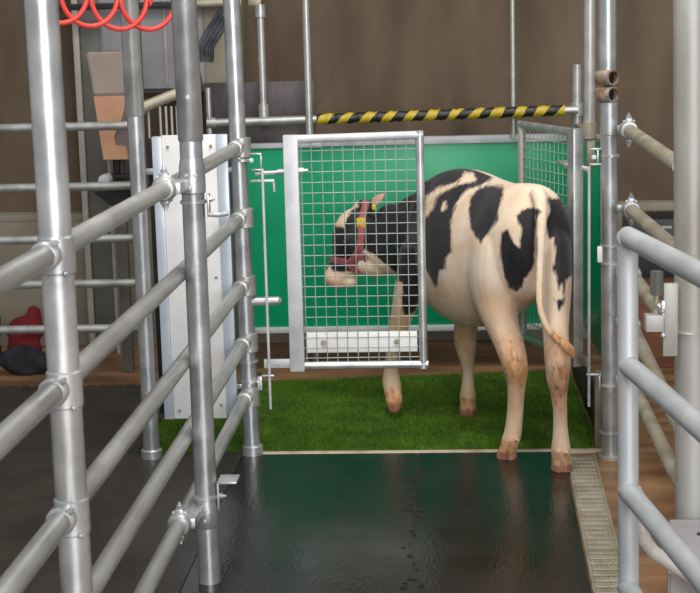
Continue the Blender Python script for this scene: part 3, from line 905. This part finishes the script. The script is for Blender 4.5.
def ring_loft(bm, rings):
    rs = [[bm.verts.new(p) for p in r] for r in rings]
    n = len(rs[0])
    for i in range(len(rs) - 1):
        for k in range(n):
            bm.faces.new((rs[i][k], rs[i][(k + 1) % n], rs[i + 1][(k + 1) % n], rs[i + 1][k]))
    for r, rev in ((rs[0], True), (rs[-1], False)):
        c = Vector((0, 0, 0))
        for v in r:
            c += v.co
        cv = bm.verts.new(c / n)
        for k in range(n):
            t = (r[k], r[(k + 1) % n], cv)
            bm.faces.new(tuple(reversed(t)) if rev else t)

def spline(vals, per=4):
    """Catmull-Rom through rows of numbers"""
    V = [np.array(v, float) for v in vals]
    out = []
    for i in range(len(V) - 1):
        p0, p1, p2, p3 = V[max(i - 1, 0)], V[i], V[i + 1], V[min(i + 2, len(V) - 1)]
        for k in range(per):
            t = k / per
            out.append(0.5 * ((2 * p1) + (p2 - p0) * t + (2 * p0 - 5 * p1 + 4 * p2 - p3) * t * t + (3 * p1 - p0 - 3 * p2 + p3) * t ** 3))
    out.append(V[-1])
    return out

def se(c, e):
    return math.copysign(abs(c) ** e, c)

NS = 32
def new_bm():
    return bmesh.new()
cow_bms = []
# trunk: s, top, bottom, half width, egg (widest point height 0..1)
trunk = [(-0.005, 0.965, 0.800, 0.055, .5), (0.02, 0.995, 0.72, 0.105, .5), (0.06, 1.030, 0.65, 0.132, .5), (0.13, 1.036, 0.61, 0.155, .5), (0.22, 1.030, 0.580, 0.172, .5),
         (0.32, 1.022, 0.525, 0.184, .46), (0.45, 1.028, 0.462, 0.202, .42), (0.58, 1.044, 0.432, 0.209, .42), (0.70, 1.050, 0.428, 0.202, .44),
         (0.80, 1.036, 0.445, 0.182, .46), (0.89, 1.008, 0.468, 0.160, .48), (0.97, 0.958, 0.50, 0.125, .48), (1.03, 0.89, 0.56, 0.08, .5)]
bm = new_bm()
rings = []
for s, zt, zb, hw, eg in spline(trunk, 3):
    zc = zb + (zt - zb) * eg
    r = []
    for k in range(NS):
        a = 2 * math.pi * k / NS
        ca, sa = math.cos(a), math.sin(a)
        z = zc + (zt - zc if sa > 0 else zc - zb) * se(sa, 0.88 if sa > 0 else 1.0)
        wl = hw * se(ca, 0.86 if sa > 0 else 0.95)
        if sa > 0.2:
            wl *= 1 - 0.20 * (sa - 0.2) ** 1.3
        r.append(W(s, wl, z))
    rings.append(r)
ring_loft(bm, rings)
cow_bms.append(bm)

def blob(c, rx, ry, rz, rotz=0):
    bm = new_bm()
    r = bmesh.ops.create_icosphere(bm, subdivisions=3, radius=1.0)
    bmesh.ops.scale(bm, vec=(rx, ry, rz), verts=r['verts'])
    bmesh.ops.rotate(bm, cent=(0, 0, 0), matrix=Matrix.Rotation(rotz, 3, 'Z'), verts=r['verts'])
    bmesh.ops.translate(bm, vec=c, verts=r['verts'])
    cow_bms.append(bm)
for sg in (1, -1):
    blob(W(0.06, 0.066 * sg, 0.910), 0.04, 0.05, 0.055, head_ang(0.03))     # pin bones
    blob(W(0.82, 0.095 * sg, 0.80), 0.075, 0.10, 0.20, head_ang(0.82))       # shoulders
blob(W(0.035, 0, 0.995), 0.03, 0.05, 0.028, head_ang(0))

def leg(rows, per=4):
    """rows: x, y, z, half width across view, half depth ; horizontal slices"""
    bm = new_bm()
    rings = []
    for x, y, z, a, b in spline(rows, per):
        rings.append([Vector((x + a * math.cos(2 * math.pi * k / 20), y + b * math.sin(2 * math.pi * k / 20), z)) for k in range(20)])
    ring_loft(bm, rings)
    cow_bms.append(bm)
# left hind
leg([(0.225, 5.54, 0.92, 0.06, 0.12), (0.205, 5.55, 0.82, 0.085, 0.17), (0.200, 5.555, 0.70, 0.092, 0.17), (0.208, 5.545, 0.60, 0.083, 0.14), (0.226, 5.51, 0.52, 0.068, 0.108), (0.250, 5.465, 0.455, 0.059, 0.084), (0.266, 5.43, 0.405, 0.053, 0.072),
     (0.276, 5.415, 0.356, 0.046, 0.060), (0.279, 5.425, 0.297, 0.035, 0.046), (0.277, 5.437, 0.237, 0.031, 0.038), (0.274, 5.45, 0.176, 0.031, 0.036), (0.268, 5.458, 0.116, 0.033, 0.040),
     (0.260, 5.46, 0.082, 0.036, 0.042), (0.252, 5.465, 0.052, 0.033, 0.040), (0.246, 5.47, 0.034, 0.036, 0.046), (0.243, 5.468, 0.0, 0.041, 0.055)])
# right hind
leg([(0.408, 5.47, 0.92, 0.05, 0.11), (0.418, 5.43, 0.82, 0.062, 0.14), (0.418, 5.41, 0.70, 0.062, 0.15), (0.416, 5.36, 0.60, 0.054, 0.115), (0.414, 5.30, 0.53, 0.046, 0.085), (0.413, 5.255, 0.468, 0.046, 0.068),
     (0.416, 5.238, 0.414, 0.046, 0.062), (0.416, 5.243, 0.356, 0.040, 0.052), (0.421, 5.26, 0.296, 0.030, 0.040), (0.426, 5.27, 0.239, 0.026, 0.035), (0.428, 5.28, 0.181, 0.026, 0.034),
     (0.430, 5.285, 0.124, 0.031, 0.040), (0.430, 5.285, 0.085, 0.036, 0.042), (0.431, 5.29, 0.054, 0.034, 0.040), (0.433, 5.292, 0.036, 0.037, 0.044), (0.433, 5.295, 0.0, 0.041, 0.054)])
# right fore
leg([(0.135, 6.02, 0.66, 0.06, 0.09), (0.128, 6.03, 0.54, 0.060, 0.08), (0.119, 6.05, 0.445, 0.056, 0.062), (0.108, 6.08, 0.385, 0.049, 0.052), (0.106, 6.10, 0.322, 0.047, 0.048), (0.110, 6.11, 0.261, 0.036, 0.040),
     (0.115, 6.12, 0.199, 0.0245, 0.030), (0.114, 6.125, 0.133, 0.028, 0.030), (0.113, 6.12, 0.095, 0.0345, 0.037), (0.112, 6.12, 0.062, 0.033, 0.037), (0.113, 6.115, 0.036, 0.036, 0.042), (0.113, 6.12, 0.0, 0.039, 0.052)])
# left fore, lifted
leg([(-0.098, 6.02, 0.74, 0.055, 0.09), (-0.112, 6.02, 0.63, 0.058, 0.085), (-0.130, 6.03, 0.537, 0.055, 0.072), (-0.145, 6.04, 0.471, 0.050, 0.060), (-0.162, 6.06, 0.405, 0.044, 0.050), (-0.184, 6.07, 0.341, 0.034, 0.044),
     (-0.196, 6.09, 0.273, 0.028, 0.034), (-0.204, 6.12, 0.203, 0.031, 0.034), (-0.203, 6.135, 0.150, 0.039, 0.040), (-0.197, 6.12, 0.110, 0.038, 0.036), (-0.193, 6.09, 0.082, 0.036, 0.038), (-0.191, 6.065, 0.056, 0.030, 0.032), (-0.192, 6.05, 0.036, 0.018, 0.018)])
# dew claws
for c in ((0.245, 5.405, 0.088), (0.285, 5.410, 0.088), (0.412, 5.235, 0.090), (0.448, 5.237, 0.090), (0.095, 6.075, 0.088), (0.131, 6.075, 0.088)):
    blob(c, 0.008, 0.007, 0.009)

# neck and head: oriented sections along a path: centre, up half, side half
def sections(rows, per=4, yaw_hint=None, flat=0.95):
    bm = new_bm()
    rows = spline(rows, per)
    P = [Vector(r[:3]) for r in rows]
    rings = []
    for i, r in enumerate(rows):
        t = (P[min(i + 1, len(P) - 1)] - P[max(i - 1, 0)]).normalized()
        side = t.cross(Vector((0, 0, 1)))
        if side.length < 0.2:
            side = Vector((0, 1, 0))
        side.normalize()
        up = side.cross(t).normalized()
        rg = []
        for k in range(24):
            a = 2 * math.pi * k / 24
            rg.append(P[i] + up * r[3] * se(math.sin(a), flat) + side * r[4] * se(math.cos(a), flat))
        rings.append(rg)
    ring_loft(bm, rings)
    cow_bms.append(bm)
nb = W(0.86, 0.02, 0.76)
sections([(nb.x, nb.y, 0.760, 0.215, 0.125), (-0.060, 6.165, 0.755, 0.185, 0.115), (-0.150, 6.215, 0.735, 0.155, 0.098), (-0.225, 6.25, 0.735, 0.150, 0.085), (-0.290, 6.275, 0.755, 0.125, 0.075), (-0.33, 6.285, 0.79, 0.06, 0.05)])
# head: from poll down to muzzle (path runs down the middle of the profile)
sections([(-0.300, 6.28, 0.850, 0.040, 0.050), (-0.318, 6.28, 0.815, 0.082, 0.072), (-0.340, 6.28, 0.765, 0.098, 0.080), (-0.358, 6.28, 0.710, 0.095, 0.080), (-0.378, 6.28, 0.660, 0.076, 0.062), (-0.402, 6.28, 0.618, 0.060, 0.047),
          (-0.424, 6.28, 0.585, 0.053, 0.043), (-0.443, 6.28, 0.555, 0.049, 0.046), (-0.455, 6.28, 0.535, 0.030, 0.032)])
blob((-0.306, 6.28, 0.868), 0.05, 0.05, 0.032)         # poll
blob((-0.318, 6.262, 0.655), 0.065, 0.045, 0.075)      # jaw angle
blob((-0.385, 6.28, 0.552), 0.045, 0.036, 0.028)       # lower lip
blob((-0.376, 6.216, 0.742), 0.030, 0.020, 0.026)      # brow
blob((-0.376, 6.344, 0.742), 0.030, 0.020, 0.026)

blob((-0.262, 6.255, 0.628), 0.085, 0.055, 0.055)
# ears: curved leaves, near one back and up, far one forward
def ear(base, tip, w, nrm):
    bm = new_bm()
    base, tip, nrm = Vector(base), Vector(tip), Vector(nrm).normalized()
    ax = (tip - base)
    sd = ax.normalized().cross(nrm).normalized()
    rings = []
    prof = [(0.0, 0.35), (0.15, 0.6), (0.35, 0.95), (0.55, 1.0), (0.75, 0.8), (0.9, 0.45), (1.0, 0.12)]
    for t, k in prof:
        c = base + ax * t + nrm * (0.012 * math.sin(t * math.pi))
        rings.append([c + sd * (w * k * math.cos(2 * math.pi * j / 12)) + nrm * (0.011 * max(k, 0.5) * math.sin(2 * math.pi * j / 12)) for j in range(12)])
    ring_loft(bm, rings)
    cow_bms.append(bm)
ear((-0.290, 6.225, 0.850), (-0.212, 6.155, 0.938), 0.027, (-0.6, -0.7, 0.2))
ear((-0.330, 6.335, 0.855), (-0.335, 6.44, 0.862), 0.030, (-0.7, 0.1, 0.5))

# tail
tail = [(0.352, 5.345, 1.012, .030), (0.359, 5.30, 0.992, .026), (0.361, 5.262, 0.945, .022), (0.358, 5.238, 0.86, .017), (0.353, 5.225, 0.76, .0145), (0.350, 5.205, 0.68, .0130), (0.352, 5.185, 0.62, .0125), (0.372, 5.168, 0.563, .0130), (0.402, 5.155, 0.524, .015),
        (0.432, 5.150, 0.502, .0185), (0.452, 5.150, 0.478, .018), (0.462, 5.150, 0.452, .008)]
bm = new_bm()
rings = []
rows = spline(tail, 4)
P = [Vector(r[:3]) for r in rows]
for i, r in enumerate(rows):
    t = (P[min(i + 1, len(P) - 1)] - P[max(i - 1, 0)]).normalized()
    u = t.cross(Vector((0, 1, 0)))
    if u.length < 0.1:
        u = Vector((1, 0, 0))
    u.normalize()
    v = t.cross(u).normalized()
    rings.append([P[i] + (u * math.cos(2 * math.pi * k / 14) + v * math.sin(2 * math.pi * k / 14)) * r[3] for k in range(14)])
ring_loft(bm, rings)
cow_bms.append(bm)

# union into one continuous skin
tmp = bmesh.new()
for b_ in cow_bms:
    bmesh.ops.recalc_face_normals(b_, faces=b_.faces)
    me_ = bpy.data.meshes.new('tmp')
    b_.to_mesh(me_)
    b_.free()
    tmp.from_mesh(me_)
    bpy.data.meshes.remove(me_)
me = bpy.data.meshes.new('cow')
tmp.to_mesh(me)
tmp.free()
cow = bpy.data.objects.new('cow', me)
COL.objects.link(cow)
md = cow.modifiers.new('remesh', 'REMESH')
md.mode = 'VOXEL'
md.voxel_size = 0.0065
sm = cow.modifiers.new('smooth', 'SMOOTH')
sm.factor = 0.5
sm.iterations = 7
dg = bpy.context.evaluated_depsgraph_get()
me2 = bpy.data.meshes.new_from_object(cow.evaluated_get(dg))
cow.modifiers.clear()
cow.data = me2
me2.name = 'cow'
nv = len(me2.vertices)
co = np.empty(nv * 3)
me2.vertices.foreach_get('co', co)
co = co.reshape(-1, 3)
no = np.empty(nv * 3)
me2.vertices.foreach_get('normal', no)
no = no.reshape(-1, 3)
# hoof cleft
for (hx, hy) in ((0.243, 5.475), (0.433, 5.295), (0.113, 6.12)):
    d = np.hypot(co[:, 0] - hx, co[:, 1] - hy)
    k = (d < 0.075) & (co[:, 2] < 0.045)
    cl = np.exp(-((co[:, 0] - hx) / 0.006) ** 2) * k
    for sgn in (1, -1):
        pass
    co[:, 1] += np.where(co[:, 1] < hy, 1, -1) * 0.012 * cl * (d > 0.02)
co[:, 2] = np.maximum(co[:, 2], np.where(co[:, 1] < 5.7, 0.0125, 0.008))
me2.vertices.foreach_set('co', co.ravel())

def sdist(poly, X, Z):
    """signed distance to a polygon in the x-z plane, positive inside"""
    P_ = np.array(poly)
    n = len(P_)
    best = np.full(len(X), 1e9)
    inside = np.zeros(len(X), bool)
    for i in range(n):
        a, b = P_[i], P_[(i + 1) % n]
        e = b - a
        t = np.clip(((X - a[0]) * e[0] + (Z - a[1]) * e[1]) / (e @ e + 1e-12), 0, 1)
        best = np.minimum(best, np.hypot(X - a[0] - e[0] * t, Z - a[1] - e[1] * t))
        c = ((a[1] > Z) != (b[1] > Z))
        xi = a[0] + (Z - a[1]) / (b[1] - a[1] + 1e-12) * e[0]
        inside ^= c & (X < xi)
    return np.where(inside, best, -best)

X, Y, Z = co[:, 0], co[:, 1], co[:, 2]
POLY = dict(
 flank=[(0.154, 1.06), (0.225, 1.036), (0.174, 1.012), (0.112, 0.987), (0.072, 0.941), (0.048, 0.863), (0.052, 0.764), (0.026, 0.738), (0.027, 0.696), (0.004, 0.681), (-0.002, 0.644), (-0.009, 0.607), (-0.026, 0.629), (-0.048, 0.666), (-0.068, 0.708), (-0.10, 0.75), (-0.3, 0.75), (-0.3, 1.06)],
 hip=[(0.242, 1.016), (0.197, 1.015), (0.157, 1.001), (0.122, 0.967), (0.115, 0.927), (0.118, 0.877), (0.131, 0.846), (0.152, 0.824), (0.176, 0.853), (0.196, 0.885), (0.216, 0.915), (0.221, 0.955), (0.234, 0.985)],
 thigh=[(0.292, 0.953), (0.326, 0.965), (0.355, 0.967), (0.362, 0.957), (0.345, 0.93), (0.345, 0.832), (0.340, 0.754), (0.325, 0.725), (0.307, 0.705), (0.3, 0.671), (0.278, 0.649), (0.252, 0.667), (0.237, 0.697), (0.233, 0.736), (0.223, 0.766), (0.219, 0.825), (0.224, 0.876), (0.248, 0.885), (0.268, 0.844), (0.285, 0.824), (0.295, 0.892), (0.282, 0.912), (0.281, 0.936)],
 butt=[(0.388, 0.998), (0.419, 0.988), (0.55, 0.98), (0.55, 0.891), (0.55, 0.728), (0.45, 0.709), (0.444, 0.651), (0.433, 0.656), (0.435, 0.7), (0.419, 0.673), (0.414, 0.719), (0.4, 0.749), (0.411, 0.797), (0.409, 0.855), (0.391, 0.848), (0.380, 0.884), (0.376, 0.903), (0.386, 0.922), (0.392, 0.951)],
 spot=[(0.404, 0.644), (0.447, 0.651), (0.44, 0.622), (0.421, 0.605)],
 armpatch=[(-0.150, 0.516), (-0.149, 0.569), (-0.128, 0.75), (-0.067, 0.75), (-0.077, 0.514), (-0.094, 0.465), (-0.145, 0.458)])
WHITE = dict(
 muzzle=[(-0.52, 0.45), (-0.53, 0.578), (-0.485, 0.634), (-0.451, 0.615), (-0.434, 0.587), (-0.377, 0.595), (-0.36, 0.557), (-0.335, 0.632), (-0.325, 0.679), (-0.305, 0.697), (-0.278, 0.684), (-0.237, 0.655), (-0.170, 0.600), (-0.165, 0.45)],
 blaze=[(-0.43, 0.795), (-0.46, 0.839), (-0.40, 0.92), (-0.338, 0.92), (-0.332, 0.876), (-0.362, 0.858), (-0.380, 0.83), (-0.392, 0.795)],
 streak1=[(-0.057, 0.856), (-0.054, 0.889), (-0.024, 0.932), (-0.007, 0.969), (-0.004, 0.962), (-0.018, 0.91)],
 streak2=[(0.014, 0.909), (0.025, 0.936), (0.035, 0.941), (0.03, 0.915), (0.017, 0.902)],
 topstreak=[(-0.045, 0.943), (0.01, 0.985), (0.085, 1.012), (0.107, 1.04), (0.139, 1.041), (0.15, 1.022), (0.074, 1.002), (0.005, 0.960), (-0.046, 0.9)])
# near side coat
near = np.full(nv, -1.0)
trunkish = (Y > 5.0)
for nme, pl in POLY.items():
    d = sdist(pl, X, Z)
    if nme == 'butt':
        d = np.where(Y < 5.75, d, -1)
        tl = (np.abs(Y - 5.20) < 0.045) & (X < 0.385)
        d = np.where(tl, -0.05, d)
    if nme in ('thigh', 'hip'):
        d = np.where(Y < 5.80, d, -1)
    if nme == 'flank':
        d = np.where(Y > 5.50, d, -1)
    near = np.maximum(near, d)
# neck and head: black in front of the shoulder
neckline = np.minimum(np.minimum(-0.075 - X + 0.30 * (Z - 0.80), Z - 0.600), 0.05)
near = np.maximum(near, neckline)
for nme, pl in WHITE.items():
    d = sdist(pl, X, Z)
    near = np.where(d > -0.02, np.minimum(near, -d), near)
eard = 0.040 - np.sqrt((X + 0.235) ** 2 + (Y - 6.18) ** 2 + (Z - 0.915) ** 2)
near = np.where(eard > -0.02, np.minimum(near, -eard), near)
# chest and inside of foreleg stay pale
# far side: large patches of its own
far = np.full(nv, -1.0)
for (fx, fy, fz, fr) in ((0.30, 6.05, 0.85, 0.17), (0.48, 5.60, 0.80, 0.15), (0.14, 6.30, 0.72, 0.15), (-0.25, 6.4, 0.78, 0.3)):
    far = np.maximum(far, fr - np.sqrt((X - fx) ** 2 + (Y - fy) ** 2 + (Z - fz) ** 2))
cl_ = np.array([tuple(centre(s_ / 20)) + (math.sin(head_ang(s_ / 20)), math.cos(head_ang(s_ / 20))) for s_ in range(0, 23)])
idx = np.argmin((X[:, None] - cl_[None, :, 0]) ** 2 + (Y[:, None] - cl_[None, :, 1]) ** 2, axis=1)
lat = -((X - cl_[idx, 0]) * cl_[idx, 3] + (Y - cl_[idx, 1]) * cl_[idx, 2])
rear = Y < 5.62
is_near = (lat > -0.02) | rear
is_head = X < -0.13
is_near = is_near | (is_head & (no[:, 1] < 0.4)) | is_head
black = np.where(is_near, near, far)
# tassel and tail pale
at = me2.attributes.new('black', 'FLOAT', 'POINT')
at.data.foreach_set('value', black.astype(np.float32))
# dirt/tan: legs low, hocks, tail tip, belly
tan = np.zeros(nv)
tan += 1.0 * np.exp(-((Z - 0.04) / 0.07) ** 2) + 0.10 * np.exp(-((Z - 0.25) / 0.2) ** 2)
tan += 0.55 * np.exp(-(((X - 0.272) / 0.06) ** 2 + ((Z - 0.36) / 0.07) ** 2))
tan += 0.55 * np.exp(-(((X - 0.420) / 0.06) ** 2 + ((Z - 0.36) / 0.08) ** 2))
tan += 0.55 * np.clip((0.72 - Z) / 0.25, 0, 1) * np.clip((Z - 0.1) / 0.2, 0, 1)
tan += 0.9 * np.exp(-(((X - 0.43) / 0.05) ** 2 + ((Y - 5.15) / 0.04) ** 2 + ((Z - 0.51) / 0.06) ** 2))
tan += 0.9 * np.exp(-(((X + 0.19) / 0.06) ** 2 + ((Y - 6.09) / 0.1) ** 2 + ((Z - 0.08) / 0.05) ** 2))
at = me2.attributes.new('tan', 'FLOAT', 'POINT')
at.data.foreach_set('value', np.clip(tan, 0, 1).astype(np.float32))
pink = np.exp(-(((X + 0.455) / 0.05) ** 2 + ((Z - 0.545) / 0.035) ** 2)) * (X < -0.38)
pink += 1.0 * (eard > -0.02)
at = me2.attributes.new('pink', 'FLOAT', 'POINT')
at.data.foreach_set('value', np.clip(pink, 0, 1).astype(np.float32))
hoof = np.clip((0.044 - Z) / 0.010, 0, 1)
hoof = np.maximum(hoof, np.clip((0.085 - Z) / 0.012, 0, 1) * (X < -0.1))
at = me2.attributes.new('hoof', 'FLOAT', 'POINT')
at.data.foreach_set('value', hoof.astype(np.float32))

def coat():
    m = bpy.data.materials.new('black_and_cream_coat')
    m.use_nodes = True
    nt = m.node_tree
    p = nt.nodes['Principled BSDF']
    p.inputs['Roughness'].default_value = 0.62
    p.inputs['Sheen Weight'].default_value = 0.12
    p.inputs['Specular IOR Level'].default_value = 0.35
    def attr(n):
        a = nt.nodes.new('ShaderNodeAttribute')
        a.attribute_name = n
        return a.outputs['Fac']
    tc = nt.nodes.new('ShaderNodeTexCoord')
    def noise(scale, st=(1, 1, 1), det=4):
        mp = nt.nodes.new('ShaderNodeMapping')
        mp.inputs['Scale'].default_value = st
        nt.links.new(tc.outputs['Object'], mp.inputs[0])
        n = nt.nodes.new('ShaderNodeTexNoise')
        n.inputs['Scale'].default_value = scale
        n.inputs['Detail'].default_value = det
        nt.links.new(mp.outputs[0], n.inputs['Vector'])
        return n.outputs[0]
    def rng(v, a, b, c=0.0, d=1.0):
        n = nt.nodes.new('ShaderNodeMapRange')
        n.inputs['From Min'].default_value = a
        n.inputs['From Max'].default_value = b
        n.inputs['To Min'].default_value = c
        n.inputs['To Max'].default_value = d
        nt.links.new(v, n.inputs[0])
        return n.outputs[0]
    def mth(op, a, b):
        n = nt.nodes.new('ShaderNodeMath')
        n.operation = op
        for i, v in enumerate((a, b)):
            if isinstance(v, (int, float)):
                n.inputs[i].default_value = v
            else:
                nt.links.new(v, n.inputs[i])
        return n.outputs[0]
    def mix(f, a, b):
        n = nt.nodes.new('ShaderNodeMix')
        n.data_type = 'RGBA'
        nt.links.new(f, n.inputs[0])
        for i, v in ((6, a), (7, b)):
            if isinstance(v, tuple):
                n.inputs[i].default_value = v
            else:
                nt.links.new(v, n.inputs[i])
        return n.outputs[2]
    n1 = noise(7)
    n2 = noise(24, (1, 1, 0.5))
    n3 = noise(60, (1, 1, 0.35))
    base = mix(rng(n1, 0.4, 0.65), srgb(232, 214, 192), srgb(222, 194, 160))
    tanf = mth('MULTIPLY', attr('tan'), rng(n2, 0.30, 0.62, 0.45, 1.0))
    c = mix(tanf, base, srgb(188, 136, 86))
    c = mix(rng(mth('MULTIPLY', attr('tan'), rng(n3, 0.40, 0.75)), 0.25, 0.85), c, srgb(146, 96, 62))
    c = mix(mth('MULTIPLY', attr('pink'), 0.7), c, srgb(190, 136, 118))
    bl = mth('ADD', attr('black'), mth('MULTIPLY', mth('SUBTRACT', n3, 0.5), 0.022))
    c = mix(rng(bl, -0.004, 0.006), c, mix(rng(n2, 0.35, 0.7), srgb(22, 20, 22), srgb(38, 36, 40)))
    c = mix(attr('hoof'), c, mix(rng(n2, 0.35, 0.65), srgb(166, 116, 84), srgb(108, 68, 46)))
    nt.links.new(c, p.inputs['Base Color'])
    b = nt.nodes.new('ShaderNodeBump')
    b.inputs['Strength'].default_value = 0.18
    b.inputs['Distance'].default_value = 0.006
    nt.links.new(noise(150, (1, 1, 0.25), 3), b.inputs['Height'])
    nt.links.new(b.outputs[0], p.inputs['Normal'])
    return m
me2.materials.append(coat())
for p_ in me2.polygons:
    p_.use_smooth = True
corg = Vector((0.2, 5.75, 0.0))
me2.transform(Matrix.Translation(-corg))
cow.location = corg
ORIG['cow'] = tuple(corg)
tag(cow, 'black and white young cow seen from behind, turning its head left behind the mesh gate', 'cow')
# eyes
MB().ball((-0.392, 6.212, 0.728), 0.0145, 16).build('eye', M['eye'], cow)
MB().ball((-0.392, 6.348, 0.728), 0.0145, 16).build('eye', M['eye'], cow)
MB().ball((-0.462, 6.252, 0.562), 0.009, 12, (0.6, 1, 1)).build('nostril', M['eye'], cow)
MB().ball((-0.462, 6.308, 0.562), 0.009, 12, (0.6, 1, 1)).build('nostril', M['eye'], cow)
# halter straps laid over the head surface
from mathutils.bvhtree import BVHTree
bvh = BVHTree.FromPolygons([tuple(v.co + corg) for v in me2.vertices], [tuple(p_.vertices) for p_ in me2.polygons])
def strap(mb, ctrl, w):
    """ribbon whose control points are pressed on the skin"""
    pts = []
    for r in spline(ctrl, 8):
        loc, nr, _, _ = bvh.find_nearest(Vector(r))
        pts.append((loc, nr))
    L, R_, Lo, Ro = [], [], [], []
    for i, (p_, n_) in enumerate(pts):
        t = (pts[min(i + 1, len(pts) - 1)][0] - pts[max(i - 1, 0)][0]).normalized()
        s_ = t.cross(n_).normalized() * w / 2
        L.append(mb.bm.verts.new(p_ + s_ - n_ * 0.003))
        R_.append(mb.bm.verts.new(p_ - s_ - n_ * 0.003))
        Lo.append(mb.bm.verts.new(p_ + s_ + n_ * 0.005))
        Ro.append(mb.bm.verts.new(p_ - s_ + n_ * 0.005))
    fs = []
    for i in range(len(pts) - 1):
        for a, b in ((Lo, Ro), (R_, L), (L, Lo), (Ro, R_)):
            fs.append(mb.bm.faces.new((a[i], b[i], b[i + 1], a[i + 1])))
    mb._mark(fs)
H = MB()
strap(H, [(-0.300, 6.26, 0.885), (-0.312, 6.20, 0.83), (-0.318, 6.185, 0.77), (-0.325, 6.185, 0.70), (-0.355, 6.20, 0.655), (-0.372, 6.21, 0.630)], 0.028)
strap(H, [(-0.345, 6.21, 0.575), (-0.372, 6.21, 0.625), (-0.400, 6.225, 0.648), (-0.435, 6.25, 0.650), (-0.452, 6.28, 0.650), (-0.435, 6.31, 0.650)], 0.026)
strap(H, [(-0.300, 6.20, 0.655), (-0.335, 6.20, 0.665), (-0.372, 6.21, 0.630)], 0.034)
HAL = H.build('halter', M['halter'], cow)
t_ = MB()
loc, nr, _, _ = bvh.find_nearest(Vector((-0.316, 6.19, 0.815)))
t_.box(loc + Vector((-0.020, -0.008, -0.020)), loc + Vector((0.020, 0.004, 0.020)), 0.004)
t_.build('buckle_tag', M['yellow'], HAL)
t_ = MB()
loc, nr, _, _ = bvh.find_nearest(Vector((-0.262, 6.17, 0.878)))
t_.box(loc + Vector((-0.010, -0.006, -0.012)), loc + Vector((0.010, 0.003, 0.012)), 0.003)
t_.build('ear_tag', M['yellow'], cow)
